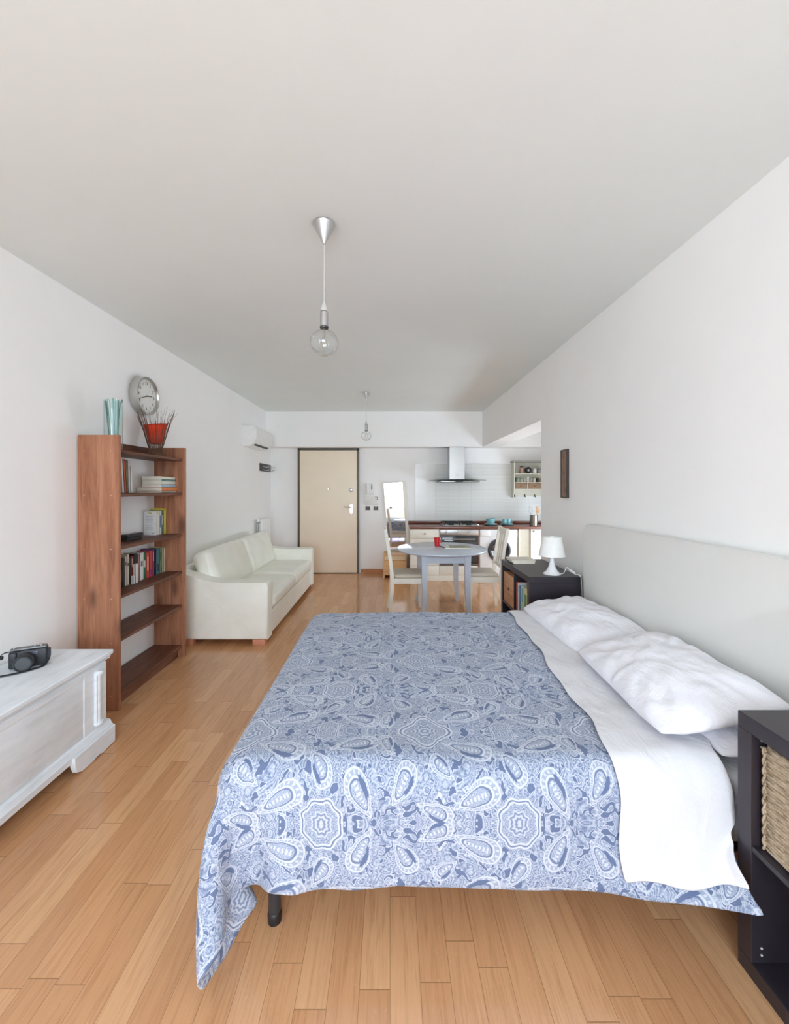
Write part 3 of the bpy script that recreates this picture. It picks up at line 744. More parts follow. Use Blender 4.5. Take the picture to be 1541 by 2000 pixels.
# seagrass basket
def basket(x0, x1, y0, y1, z0, z1):
    t = thing('basket', 'woven seagrass basket in the upper cube of the near dark shelf unit', 'basket', ((x0 + x1) / 2, (y0 + y1) / 2, z0))
    m = MB(); rows = 30; bm = m.b
    def ring(z, inset, rr, amp, ph):
        cyc = []; W, D = (x1 - x0) / 2 - inset, (y1 - y0) / 2 - inset; c = .03; N = 150
        per = []
        for k in range(N):
            a = 2 * pi * k / N; sx, sy = cos(a), sin(a)
            q = (abs(sx) ** 16 + abs(sy) ** 16) ** (-1 / 16)
            w = 1 + amp * sin(k * .9 + ph) / W
            per.append((x0 + (x1 - x0) / 2 + sx * q * W * w, y0 + (y1 - y0) / 2 + sy * q * D * w, z))
        return per
    H = z1 - z0; prev = None; rngs = []
    for i in range(rows * 4 + 1):
        z = z0 + H * i / (rows * 4); bulge = .0045 * abs(sin(pi * i / 4))
        wave = [z + .0018 * sin(k * .9 + (i // 4) * pi) for k in range(150)]
        pr = ring(z, .006 - bulge, 0, .0020, (i // 4) * pi)
        rngs.append([bm.verts.new((p[0], p[1], w)) for p, w in zip(pr, wave)])
    for a, b_ in zip(rngs, rngs[1:]):
        for k in range(150): bm.faces.new((a[k], a[(k + 1) % 150], b_[(k + 1) % 150], b_[k]))
    bm.faces.new(rngs[0][::-1])
    inner = [bm.verts.new((p[0], p[1], z1)) for p in ring(z1, .02, 0, 0, 0)]; inb = [bm.verts.new((p[0], p[1], z0 + .02)) for p in ring(0, .02, 0, 0, 0)]
    for k in range(150):
        bm.faces.new((rngs[-1][k], rngs[-1][(k + 1) % 150], inner[(k + 1) % 150], inner[k])); bm.faces.new((inner[k], inner[(k + 1) % 150], inb[(k + 1) % 150], inb[k]))
    bm.faces.new(inb); m.build('woven_body', M_ROPE, t, ang=80)
    # braided rim
    m = MB(); rp = ring(z1 + .002, .008, 0, 0, 0)
    for ph in (0, 2.1, 4.2): m.tube([(p[0] + .004 * cos(k * .8 + ph), p[1] + .004 * cos(k * .8 + ph), p[2] + .004 * sin(k * .8 + ph)) for k, p in enumerate(rp + rp[:1])], .0045, 6)
    m.build('braided_rim', M_ROPE, t, ang=80)
    m = MB()
    for yy in (y1 - .03,):
        for ph in (0, pi): m.tube([(x0 + .005 + .003 * cos(k * .8 + ph), y1 - .010 + .003 * sin(k * .8 + ph), z0 + H * k / 40) for k in range(41)], .0035, 6)
    m.build('corner_braid', M_ROPE, t, ang=80)
basket(1.082, 1.42, .872, 1.1955, .393, .688)

# ------------------------------------------------------------ books
def book(label, x0, x1, y0, y1, z0, z1, rgb, spine, group, lean=0.0, mark=None, loc=None):
    """spine: which side carries the spine: '+X','-X','+Y','-Y' ; thickness is the smallest remaining axis"""
    t = thing('book', label, 'book', ((x0 + x1) / 2, (y0 + y1) / 2, z0), group)
    cov = plain(rgb, .45, 0, .4, .05); pg = plain((232, 226, 210), .8)
    c = .0016; dims = {'x': x1 - x0, 'y': y1 - y0, 'z': z1 - z0}
    thin = min(('x', 'y', 'z'), key=lambda k: dims[k]) if spine[1] != 'X' else min(('y', 'z'), key=lambda k: dims[k])
    if spine[1] == 'Y': thin = min(('x', 'z'), key=lambda k: dims[k])
    m = MB(); L = [x0, x1, y0, y1, z0, z1]; ti = 'xyz'.index(thin)
    a = L[:]; a[2 * ti + 1] = a[2 * ti] + c; m.box(*a); a = L[:]; a[2 * ti] = a[2 * ti + 1] - c; m.box(*a)
    si = 0 if spine[1] == 'X' else 1; a = L[:]
    if spine[0] == '+': a[2 * si] = a[2 * si + 1] - c
    else: a[2 * si + 1] = a[2 * si] + c
    m.box(*a); co = m.build('cover', cov, t, smooth=False)
    a = L[:]; hd = 3 - ti - si
    a[2 * ti] += c; a[2 * ti + 1] -= c; a[2 * hd] += .002 if hd != 2 else .0; a[2 * hd + 1] -= .003
    if spine[0] == '+': a[2 * si + 1] -= c; a[2 * si] += .003
    else: a[2 * si] += c; a[2 * si + 1] -= .003
    MB().box(*a).build('pages', pg, t, smooth=False)
    if mark:
        a = L[:]
        if spine[0] == '+': a[2 * si] = a[2 * si + 1]; a[2 * si + 1] += .0005
        else: a[2 * si + 1] = a[2 * si]; a[2 * si] -= .0005
        tw = (L[2 * ti + 1] - L[2 * ti]); a[2 * ti] += tw * .25; a[2 * ti + 1] -= tw * .25
        hh = (L[2 * hd + 1] - L[2 * hd]); a[2 * hd] += hh * mark[1]; a[2 * hd + 1] = L[2 * hd] + hh * mark[2]
        MB().box(*a).build('spine_title', plain(mark[0], .5), co, smooth=False)
    if lean: t.rotation_euler = (lean, 0, 0)
    return t

# ------------------------------------------------------------ bookcase
CY0, CY1, CX0, CX1, CZ = 2.638, 3.512, XL + .012, -1.755, 1.787
bc = thing('bookcase', 'tall open bookcase of reddish stained pine against the left wall', 'bookcase', (-1.89, 3.07, 0))
for y in (CY0, CY1 - .024):
    sp_ = MB().box(CX0, CX1, y, y + .024, 0, CZ, .002, 1).build('side_panel', M_CASE, bc)
    if y == CY0: near_panel = sp_
SH = [1.693, 1.405, 1.056, .733, .449, .104]
for z in SH:
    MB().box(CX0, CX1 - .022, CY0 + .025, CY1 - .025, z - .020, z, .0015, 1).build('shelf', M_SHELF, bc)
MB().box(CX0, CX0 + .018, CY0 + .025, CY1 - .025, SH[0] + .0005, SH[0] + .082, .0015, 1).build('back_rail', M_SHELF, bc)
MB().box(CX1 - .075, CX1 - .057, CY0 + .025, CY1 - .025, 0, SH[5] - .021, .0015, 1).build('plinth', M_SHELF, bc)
for z in SH:
    for x in (CX0 + .04, CX1 - .05):
        MB().lathe((0, 0, 0), [(0, -.0004), (.0035, -.0004), (.0035, .0006), (0, .0006)], 10, Matrix.Translation((x, CY0, z - .010)) @ Matrix.Rotation(R(90), 4, 'X')).build('screw_plug', plain((206, 160, 120), .5), near_panel)

def yp(pxx, X): return -X * F_PX / (VPX - pxx)
# lower row of books
row = [(60, 112, .205, (34, 36, 38), 'black-spined book first at the left end'), (112, 168, .203, (44, 44, 48), 'charcoal book second from the left'),
       (175, 232, .213, (196, 184, 172), 'pinkish-grey book beside the charcoal one'), (232, 288, .225, (214, 206, 190), 'tall ivory book with a dark spot on its spine'),
       (290, 332, .200, (60, 44, 38), 'dark brown book right of the ivory one'), (334, 398, .205, (140, 50, 42), 'deep red book with worn spine'),
       (400, 496, .215, (36, 36, 44), 'thick black book behind the two small white ones'), (500, 552, .200, (168, 128, 124), 'dusty pink book'),
       (555, 650, .210, (226, 226, 224), 'broad white book with grey emblem'), (652, 706, .205, (40, 112, 78), 'green book'),
       (714, 792, .198, (206, 76, 66), 'bright red book'), (796, 880, .205, (186, 74, 82), 'crimson book with purple top'),
       (884, 915, .214, (124, 80, 134), 'purple book'), (918, 956, .216, (38, 34, 58), 'very dark blue book'),
       (960, 1052, .208, (72, 122, 128), 'teal book'), (1055, 1104, .206, (122, 140, 126), 'grey-green book'),
       (1107, 1148, .206, (186, 202, 148), 'pale green book'), (1150, 1195, .204, (232, 222, 200), 'cream book at the right end touching the side panel')]
marks = {2: ((90, 80, 74), .7, .8), 3: ((60, 60, 60), .62, .72), 8: ((110, 110, 114), .5, .7), 9: ((220, 226, 220), .45, .7), 10: ((236, 160, 130), .3, .85),
         11: ((116, 60, 120), .05, .3), 12: ((220, 180, 220), .55, .9), 14: ((40, 62, 74), .1, .4), 5: ((196, 160, 140), .6, .9), 0: ((90, 94, 98), .2, .6), 15: ((80, 110, 84), .5, .85)}
for i, (a, b_, h, rgb, lb) in enumerate(row):
    X = -1.918; ya, yb = yp(230 + a / 12.84, X), yp(230 + b_ / 12.84, X); yb = min(yb, CY1 - .026)
    book(lb + ', on the fourth bookcase shelf', -2.022, X, ya + .0005, yb - .0008, SH[3], SH[3] + h, rgb, '+X', 'paperbacks on the fourth shelf', mark=marks.get(i))
for k, (a, b_, h, lb) in enumerate(((390, 440, .062, 'smallest white booklet'), (446, 505, .145, 'small white booklet'))):
    X = -1.895; book(lb + ' standing in front of the black book on the fourth shelf', X - .018, X, yp(230 + a / 12.84, X), yp(230 + b_ / 12.84, X), SH[3], SH[3] + h, (230, 230, 226), '+X', 'small white booklets')
# third shelf
for a, b_, h, d, rgb, lb, mk in ((3.352, 3.388, .195, .105, (232, 230, 220), 'white softcover with yellow-edged cover facing the camera', ((200, 196, 120), .9, .96)),
                            (3.390, 3.422, .197, .105, (222, 224, 226), 'white book with blue spine lettering', ((90, 110, 150), .3, .8)),
                            (3.424, 3.446, .200, .105, (92, 138, 112), 'thin green book', ((220, 226, 220), .4, .8)),
                            (3.448, 3.486, .215, .108, (222, 200, 72), 'taller yellow book against the side panel', ((240, 230, 150), .1, .9))):
    book(lb + ', on the third bookcase shelf', -2.022, -2.022 + d, a, b_, SH[2], SH[2] + h, rgb, '+X', 'books standing on the third shelf', mark=mk)
# printed lines on the white back cover
pr = thing('leaflet', 'white printed leaflet leaning on the white softcover of the third shelf', 'leaflet', (-1.97, 3.34, SH[2]))
MB().box(-2.020, -1.921, 3.347, 3.350, SH[2], SH[2] + .192, 0).build('sheet', plain((230, 230, 230), .7), pr)
m = MB()
for k in range(9): m.box(-2.008, -1.938 - random.random() * .02, 3.3462, 3.347, SH[2] + .05 + k * .013, SH[2] + .0535 + k * .013)
m.box(-1.952, -1.934, 3.3462, 3.347, SH[2] + .012, SH[2] + .02)
m.build('printed_lines', plain((176, 178, 180), .7), pr)
MB().box(-1.985, -1.955, 3.3462, 3.347, SH[2] + .176, SH[2] + .188).build('yellow_mark', plain((190, 176, 60), .7), pr)
for z, dx, lb in ((0, 0, 'lower'), (.0245, .006, 'upper')):
    t = thing('media_case', lb + ' of two flat black cases lying on the third shelf', 'case', (-1.95, 3.03, SH[2] + z), 'flat black cases on the third shelf')
    MB().box(-1.95, -1.902 + dx, 2.945, 3.125 + dx, SH[2] + z, SH[2] + z + .024, .002, 1).build('case_body', M_DARK, t)
    MB().box(-1.9022 + dx, -1.9012 + dx, 2.95, 3.11, SH[2] + z + .011, SH[2] + z + .013).build('closing_groove', plain((70, 70, 72), .4), t)
# second shelf, leaning books and pile
lean = [(2.872, .018, .115, (206, 166, 84), 'short ochre book first at the left'), (2.905, .020, .250, (214, 218, 222), 'tall pale grey book'),
        (2.930, .020, .246, (196, 86, 66), 'tall brick-red book'), (2.953, .016, .244, (116, 110, 60), 'olive green book'),
        (2.973, .020, .240, (212, 210, 208), 'light grey book'), (3.000, .020, .198, (232, 228, 222), 'white paperback')]
for i, (y, w, h, rgb, lb) in enumerate(lean):
    book(lb + ' leaning on the second bookcase shelf', -2.018, -1.905, y, y + w, SH[1] + .0015, SH[1] + h, rgb, '+X', 'books leaning on the second shelf', lean=(R(5) if i in (1, 2, 3) else R(2)) if h > .15 else 0)
pile = [(.014, .23, -1.822, (226, 222, 208), 'thin cream book at the bottom of the pile'), (.030, .238, -1.815, (226, 132, 74), 'orange-spined book in the pile'),
        (.024, .215, -1.830, (160, 186, 204), 'light blue book in the pile'), (.028, .210, -1.833, (222, 220, 206), 'ivory book in the middle of the pile'),
        (.013, .215, -1.828, (110, 146, 142), 'thin teal book in the pile'), (.024, .215, -1.835, (232, 228, 214), 'white book on top of the pile')]
z = SH[1]
for k, (th, L, xf, rgb, lb) in enumerate(pile):
    book(lb + ' on the second shelf', -2.02 if k < 2 else -1.99, xf, 3.482 - L, 3.482, z, z + th - .0005, rgb, '+X', 'books lying in the pile on the second shelf'); z += th
# books in the far dark unit
yb = 3.168
for w, h, rgb, lb, mk in ((.100, .262, (206, 202, 150), 'thick green-yellow volume', ((90, 140, 90), .1, .8)), (.066, .258, (196, 204, 190), 'pale patterned volume', ((110, 160, 180), .5, .95)),
                      (.042, .250, (70, 130, 168), 'blue volume', None), (.040, .262, (218, 222, 224), 'white volume', ((150, 190, 200), .7, .9)), (.046, .256, (178, 56, 44), 'red volume furthest from the camera', None)):
    book(lb + ' in the cube of the far dark shelf unit', 1.068, 1.27, yb, yb + w - .002, .391, .391 + h, rgb, '-X', 'large books in the far shelf unit', mark=mk); yb += w
# kraft box with label slot
kb = thing('storage_box', 'tan woven storage box in the far cube of the shelf unit beyond the bed', 'box', (1.2, 3.68, .391))
M_KR = wood('kraft', lin((160, 112, 78)), lin((188, 138, 100)), lin((204, 156, 116)), axis='Y', knots=False, scale=2)
MB().box(1.068, 1.40, 3.520, 3.835, .391, .665, .004).build('box_body', M_KR, kb)
MB().box(1.066, 1.068, 3.655, 3.70, .52, .545, 0).build('grip_slot', plain((70, 48, 36), .6), kb)

# ---- on top of the bookcase
vs_ = thing('glass_vase', 'clear glass vase standing on top of the bookcase, full of slats', 'vase', (-1.855, 2.735, SH[0]))
MB().lathe((-1.855, 2.735, SH[0]), [(0, 0), (.053, 0), (.055, .005), (.055, .335), (.053, .335), (.053, .01), (0, .01)], 32).build('glass_body', thin_glass('vase_glass', (.93, .97, .96, 1), 1.5), vs_)
sc_ = [(232, 236, 232), (120, 158, 160), (206, 222, 220), (92, 130, 136), (150, 184, 186), (222, 230, 228), (176, 204, 206)]
rr = random.Random(4)
for k in range(14):
    a = rr.uniform(0, 2 * pi); d = rr.uniform(.2, 1)
    bx, by = -1.855 + .026 * d * cos(a + .6), 2.735 + .026 * d * sin(a + .6)
    tx, ty = -1.855 + .050 * cos(a), 2.735 + .050 * sin(a)
    zt = SH[0] + .31 + rr.uniform(0, .04)
    m = MB(); w = .0055 + rr.random() * .004
    m.taper((bx, by, SH[0] + .012), (tx, ty, zt), w, w * 1.3, w, w * 1.3, bev=0)
    o = m.build('painted_stick', plain(sc_[k % 7], .6), None, smooth=False)
    tag(o, 'thin painted wooden stick in white, grey or teal, in the glass vase on the bookcase', 'stick', 'painted sticks in the glass vase')
tl = thing('twig_lamp', 'cone lamp of bundled brown twigs around a red paper shade, on top of the bookcase', 'lamp', (-1.885, 3.28, SH[0]))
cx, cy = -1.885, 3.28
m = MB(); rr = random.Random(9)
for k in range(95):
    a = 2 * pi * k / 95 + rr.uniform(-.05, .05); sp = rr.uniform(.85, 1.1); tw = rr.uniform(-.25, .25)
    pts = []; H = rr.uniform(.27, .39); n = 7
    for i in range(n):
        t = i / (n - 1); z = H * t
        rad = (.056 - .012 * sin(min(1, z / .09) * pi) if z < .09 else .056 + (z - .09) * (.24 + .45 * max(0, z - .2)) * sp) + (t ** 3) * rr.uniform(-.006, .012)
        aa = a + tw * t; pts.append((max(cx + rad * cos(aa), XL + .006), cy + rad * sin(aa), SH[0] + z))
    m.tube(pts, .0017, 4, .0008)
tg = m.build('twig_bundle', plain((104, 76, 60), .8, 0, .3, .3, 30), tl); tg['kind'] = 'stuff'
m = MB(); bm = m.b; N = 40; ra = []; rb = []
for k in range(N):
    a = 2 * pi * k / N
    ra.append(bm.verts.new((cx + .046 * cos(a), cy + .046 * sin(a), SH[0] + .105)))
    rb.append(bm.verts.new((cx + .086 * cos(a), cy + .086 * sin(a), SH[0] + .262 + .020 * sin(a))))
for k in range(N): bm.faces.new((ra[k], ra[(k + 1) % N], rb[(k + 1) % N], rb[k]))
bm.faces.new(ra)
sh = m.build('paper_shade', plain((206, 62, 34), .7, 0, .3, .25, 14), tl)
md = sh.modifiers.new('t', 'SOLIDIFY'); md.thickness = .002

# clock
ck = thing('wall_clock', 'round brushed-metal wall clock with arabic numerals above the bookcase', 'clock', (XL, 3.32, 2.19))
MX = Matrix.Translation((XL, 3.32, 2.19)) @ Matrix(((0, 0, 1, 0), (1, 0, 0, 0), (0, 1, 0, 0), (0, 0, 0, 1)))
RC = .155
MB().lathe((0, 0, 0), [(0, 0), (RC * .96, 0), (RC, .004), (RC, .058), (RC * .985, .068), (RC * .93, .070), (RC * .90, .064), (RC * .885, .050), (RC * .87, .048)], 72, MX).build('metal_case', plain((196, 196, 190), .28, .9, .5, .02), ck)
dl = MB().lathe((0, 0, 0), [(0, .046), (RC * .885, .046), (RC * .885, .048), (0, .048)], 72, MX).build('dial', plain((240, 240, 236), .6), ck)
m = MB()
for k in range(60):
    a = 2 * pi * k / 60; r0, r1 = (RC * .79 if k % 5 == 0 else RC * .825), RC * .86; w = .0012 if k % 5 == 0 else .0006
    M2 = MX @ Matrix.Rotation(-a, 4, 'Z'); m.box(-w, w, r0, r1, .048, .0486, mat=M2)
m.build('minute_marks', M_DARK, dl)
for k in range(1, 13):
    a = 2 * pi * k / 12
    text_part('numeral', str(k), .034, plain((40, 40, 42), .5), MX @ Matrix.Translation((RC * .66 * sin(a), RC * .66 * cos(a), .0486)), dl)
def hand(name, ang, L, w, z, tail):
    m = MB(); M2 = MX @ Matrix.Rotation(-ang, 4, 'Z'); m.box(-w, w, -tail, L, z, z + .0012, mat=M2); m.build(name, M_DARK, ck)
hand('minute_hand', 2 * pi * 41.3 / 60, RC * .70, .0026, .052, .02); hand('hour_hand', 2 * pi * 2.72 / 12, RC * .50, .0034, .050, .018)
MB().lathe((0, 0, 0), [(0, .0485), (.006, .0485), (.006, .054), (0, .055)], 16, MX).build('hub', M_DARK, ck)
MB().lathe((0, 0, 0), [(0, .0605), (RC * .90, .0605), (RC * .90, .0615), (0, .0615)], 48, MX).build('front_glass', thin_glass('clock_glass', boost=.6), ck)

# ------------------------------------------------------------ chest in the left foreground
ch = thing('blanket_chest', 'whitewashed wooden blanket chest with moulded lid and bracket feet against the left wall', 'chest', (-1.80, 1.72, 0))
KX, KY0, KY1, KZ = -1.575, 1.06, 2.33, .525
lidp = [(XL + .02, KZ - .045), (XL + .02, KZ), (KX - .006, KZ), (KX, KZ - .006), (KX, KZ - .022), (KX - .008, KZ - .026), (KX - .012, KZ - .034), (KX - .024, KZ - .040), (KX - .030, KZ - .052), (XL + .02, KZ - .052)]
m = MB(); m.poly([(KX - .03, KZ - .052), (XL + .02, KZ - .052), (XL + .02, KZ), (KX - .005, KZ), (KX, KZ - .005), (KX, KZ - .020), (KX - .010, KZ - .025), (KX - .014, KZ - .036), (KX - .026, KZ - .042)], KY0, KY1 - .012, 'Y')
m.box(XL + .02, KX - .004, KY1 - .014, KY1, KZ - .022, KZ - .001, .003); m.box(XL + .02, KX - .02, KY1 - .014, KY1 - .008, KZ - .05, KZ - .02, .002)
m.build('lid', M_WASH, ch)
BXF = -1.602
m = MB(); m.box(XL + .03, BXF, KY0 + .035, KY1 - .035, .10, KZ - .052, .003); m.build('chest_body', M_WASH, ch)
m = MB()   # front frame: stiles and rails round a sunk panel
m.box(BXF, BXF + .005, KY0 + .035, KY0 + .19, .135, KZ - .053, .002, 1); m.box(BXF, BXF + .005, KY1 - .20, KY1 - .035, .135, KZ - .053, .002, 1)
m.box(BXF, BXF + .005, KY0 + .19, KY1 - .20, KZ - .085, KZ - .053, .002, 1)
m.build('front_frame', M_WASH, ch)
for y in (KY0 + .10, KY1 - .105):
    m = MB(); n = 10
    for dy, rr_ in ((-.016, .008), (0, .013), (.016, .008)):
        m.tube([(BXF + .010, y + dy, .165), (BXF + .010, y + dy, KZ - .095)], rr_, 12)
    m.lathe((BXF + .010, y, .15), [(0, 0), (.018, .0), (.026, .012), (.024, .022), (0, .026)], 16); m.lathe((BXF + .010, y, KZ - .10), [(0, 0), (.024, .003), (.026, .013), (.018, .024), (0, .026)], 16)
    m.build('half_column', M_WASH, ch)
m = MB(); m.poly([(BXF - .01, .075), (BXF + .026, .075), (BXF + .028, .105), (BXF + .018, .118), (BXF + .014, .130), (BXF, .136), (BXF - .01, .136)], KY0 + .02, KY1 - .012, 'Y')
m.box(XL + .03, BXF, KY1 - .036, KY1 - .012, .075, .133, .003)
m.build('base_moulding', M_WASH, ch)
for s_, y in ((1, KY1 - .006), (-1, KY0 + .006)):
    def Y_(d): return y - s_ * d
    pr_ = [(Y_(0), .005), (Y_(.0), .10), (Y_(.30), .10), (Y_(.30), .055), (Y_(.285), .020), (Y_(.25), .002), (Y_(.17), .0), (Y_(.15), .012), (Y_(.12), .012), (Y_(.105), 0.0)]
    m = MB(); m.poly(pr_ if s_ < 0 else pr_[::-1], BXF + .012, BXF + .038, 'X', .003, 1)
    m.box(XL + .05, BXF + .015, *(sorted((Y_(0), Y_(.03)))), 0, .098, .003)
    m.build('bracket_foot', M_WASH, ch)

# camera lying on the chest
cm = thing('camera', 'black mirrorless camera with a lens and neck strap lying on the white chest', 'camera', (0, 0, 0))
MK = plain((44, 46, 50), .45, 0, .5, .15, 60, .15)
body = MB().box(-.068, .068, -.018, .018, 0, .078, .006, 3).build('camera_body', MK, cm)
MB().box(-.066, .066, -.016, .016, .0785, .088, .004, 2).build('top_plate', plain((120, 122, 124), .4, .5), body)
MB().box(-.067, -.038, -.026, -.016, .004, .074, .005, 3).build('grip', MK, body)
MB().box(.012, .036, -.0195, -.0175, .055, .068, .001).build('viewfinder_window', plain((90, 96, 120), .1), body)
m = MB(); m.lathe((.045, 0, .088), [(0, 0), (.010, 0), (.010, .006), (0, .006)], 20); m.lathe((.022, 0, .088), [(0, 0), (.008, 0), (.008, .005), (0, .005)], 20); m.lathe((-.05, -.006, .088), [(0, 0), (.006, 0), (.006, .004), (0, .004)], 16)
m.build('dials', M_CHROME, body)
MYl = Matrix.Translation((-.004, -.018, .034)) @ Matrix.Rotation(R(90), 4, 'X')
ln = MB().lathe((0, 0, 0), [(.034, 0), (.034, .012), (.037, .014), (.037, .034), (.035, .036), (.035, .052), (.033, .055), (.0285, .055), (.0275, .050)], 48, MYl).build('lens', MK, cm)
MB().lathe((0, 0, 0), [(0, .0505), (.0275, .0505), (.0275, .052), (.012, .0525), (0, .0525)], 40, MYl).build('lens_cap', plain((74, 78, 82), .35), ln)
m = MB()
def band(m, pts, w, t=.0015):
    pts = [Vector(p) for p in pts]; b = m.b; prev = None
    for i, p in enumerate(pts):
        d = (pts[min(i + 1, len(pts) - 1)] - pts[max(i - 1, 0)]).normalized(); side = d.cross(Vector((0, 0, 1))).normalized() * w / 2; up = side.cross(d).normalized() * t
        q = [b.verts.new(p + side), b.verts.new(p - side), b.verts.new(p - side + up), b.verts.new(p + side + up)]
        if prev:
            for k in range(4): b.faces.new((prev[k], prev[(k + 1) % 4], q[(k + 1) % 4], q[k]))
        else: b.faces.new(q[::-1])
        prev = q
    b.faces.new(prev)
def bez(p, n=14):
    p = [Vector(q) for q in p]; out = []
    for s_ in range(len(p) - 1):
        a, b_, c_, d_ = p[max(s_ - 1, 0)], p[s_], p[s_ + 1], p[min(s_ + 2, len(p) - 1)]
        for i in range(n):
            t = i / n; out.append(.5 * ((2 * b_) + (c_ - a) * t + (2 * a - 5 * b_ + 4 * c_ - d_) * t * t + (3 * b_ - a - 3 * c_ + d_) * t ** 3))
    out.append(p[-1]); return out
band(m, bez([(-.071, 0, .074), (-.09, -.004, .070), (-.13, -.01, .035), (-.17, -.02, .006), (-.23, -.03, .003), (-.30, -.07, .003), (-.24, -.12, .003), (-.12, -.100, .003), (-.02, -.085, .003), (.04, -.055, .003), (.062, -.030, .004), (.073, -.012, .030), (.071, 0, .072)]), .016)
m.box(-.105, -.090, -.012, .004, .046, .060, .003)
m.build('neck_strap', plain((36, 38, 44), .7), cm)
cm.location = (-1.862, 2.105, KZ + .001); cm.rotation_euler = (0, 0, R(26))
cm.scale = (1.12, 1.12, 1.12)

# ------------------------------------------------------------ sofa
sf = thing('sofa', 'cream leather three-seat sofa with wooden block feet against the left wall', 'sofa', (-1.56, 4.88, 0))
SX, SY0, SY1 = -1.126, 3.738, 6.02
def arm(y0, y1):
    o = [(-1.985, .05), (SX, .05)]
    o += [(SX - .03 + .03 * cos(a), .575 - .03 + .03 * sin(a)) for a in [pi / 2 * i / 5 for i in range(6)]]
    o += [(-1.30, .574), (-1.50, .572), (-1.62, .580), (-1.72, .600), (-1.82, .635), (-1.92, .668), (-1.985, .675)]
    MB().poly(o, y0, y1, 'Y', .022, 4).build('armrest', M_LEATH, sf, ang=50)
arm(SY0, SY0 + .175); arm(SY1 - .175, SY1)
MB().soft(-1.985, SX - .012, SY0 + .176, SY1 - .176, .05, .275, .012, (.004, 0, 0), 10).build('seat_base', M_LEATH, sf)
MB().box(-1.99, -1.93, SY0 + .176, SY1 - .176, .276, .70, .02, 3).build('back_frame', M_LEATH, sf)
ymid = (SY0 + SY1) / 2
for a, b_ in ((SY0 + .178, ymid - .001), (ymid + .001, SY1 - .178)):
    def fseat(P):
        P = P.copy(); w = noise.noise(Vector((P.x * 2, P.y * 9, P.z * 2)))
        P.z += .004 * w if P.z > .4 else 0; return P
    MB().soft(-1.72, SX + .004, a, b_, .277, .425, .055, (.012, 0, .022), 20, fn=fseat).build('seat_cushion', M_LEATH, sf)
    Mb = Matrix.Translation((-1.70, 0, .42)) @ Matrix.Rotation(R(-18), 4, 'Y') @ Matrix.Translation((1.70, 0, -.42))
    def fb(P):
        P = P.copy(); k = abs(noise.noise(Vector((P.y * 11, P.z * 1.4, 4)))) ; P.x -= .010 * k * (1 if P.x > -1.72 else 0); return P
    MB().soft(-1.80, -1.615, a, b_, .40, .845, .060, (.028, 0, .012), 22, mat=Mb, fn=fb).build('back_cushion', M_LEATH, sf)
for x in (SX - .14, -1.93):
    for y in (SY0 + .012, SY1 - .09): MB().box(x, x + .115, y, y + .075, 0, .05, .003).build('foot', plain((206, 140, 112), .5), sf)

# ------------------------------------------------------------ things on the left wall, far end
ac = thing('air_conditioner', 'white split air conditioner high on the left wall near the far corner', 'air conditioner', (XL, 5.96, 2.0))
out = [(XL, 2.03), (XL, 2.305), (XL + .15, 2.305), (XL + .185, 2.29), (XL + .20, 2.24), (XL + .20, 2.13), (XL + .17, 2.065), (XL + .10, 2.02), (XL + .02, 2.02)]
MB().poly(out, 5.58, 6.34, 'Y', .007, 3).build('housing', plain((236, 236, 234), .35), ac)
MB().poly([(XL + .198, 2.13), (XL + .2035, 2.14), (XL + .2035, 2.245), (XL + .19, 2.292), (XL + .184, 2.289)], 5.60, 6.32, 'Y', .001, 1).build('front_cover', M_WHITE, ac)
fl = MB().box(-.040, -.004, 5.63, 6.29, -.005, -.0005, .0015, 1, mat=Matrix.Translation((XL + .135, 0, 2.0425)) @ Matrix.Rotation(R(-34), 4, 'Y')).build('louvre_flap', M_WHITE, ac)
MB().box(.0, .034, 5.66, 6.26, -.003, -.0003, mat=Matrix.Translation((XL + .135, 0, 2.0425)) @ Matrix.Rotation(R(-34), 4, 'Y')).build('air_slot', M_DARK, ac)
hk = thing('coat_rack', 'small black wall coat rack with wire hooks in the far left corner', 'coat rack', (XL, 6.6, 1.7))
MB().box(XL, XL + .014, 6.34, 6.90, 1.715, 1.835, .003).build('back_plate', plain((66, 64, 62), .5), hk)
for y in (6.48, 6.62, 6.76):
    m = MB()
    for dz in (0, .03):
        m.tube(bez([(XL + .014, y, 1.79 - dz * 1.6), (XL + .06, y, 1.775 - dz * 1.6), (XL + .095, y, 1.785 - dz * 1.6), (XL + .115, y, 1.80 - dz * 1.6)], 5), .0045, 6)
    m.build('hook', M_CHROME, hk)
rd = thing('radiator', 'white column radiator behind the far end of the sofa', 'radiator', (XL, 6.35, .2))
for k in range(7):
    y = 6.13 + k * .062; m = MB()
    m.box(XL + .03, XL + .115, y, y + .05, .25, .97, .02, 3); m.build('radiator_column', M_WHITE, rd)
m = MB(); m.tube([(XL + .07, 6.05, .93), (XL + .07, 6.13, .93)], .012); m.tube([(XL + .07, 6.08, .93), (XL + .07, 6.08, .60)], .009); m.build('pipe', plain((150, 150, 146), .3, .8), rd)
m = MB(); m.lathe((XL + .07, 6.07, .935), [(0, 0), (.018, 0), (.02, .02), (.016, .05), (0, .052)], 20); m.build('valve_knob', M_WHITE, rd)

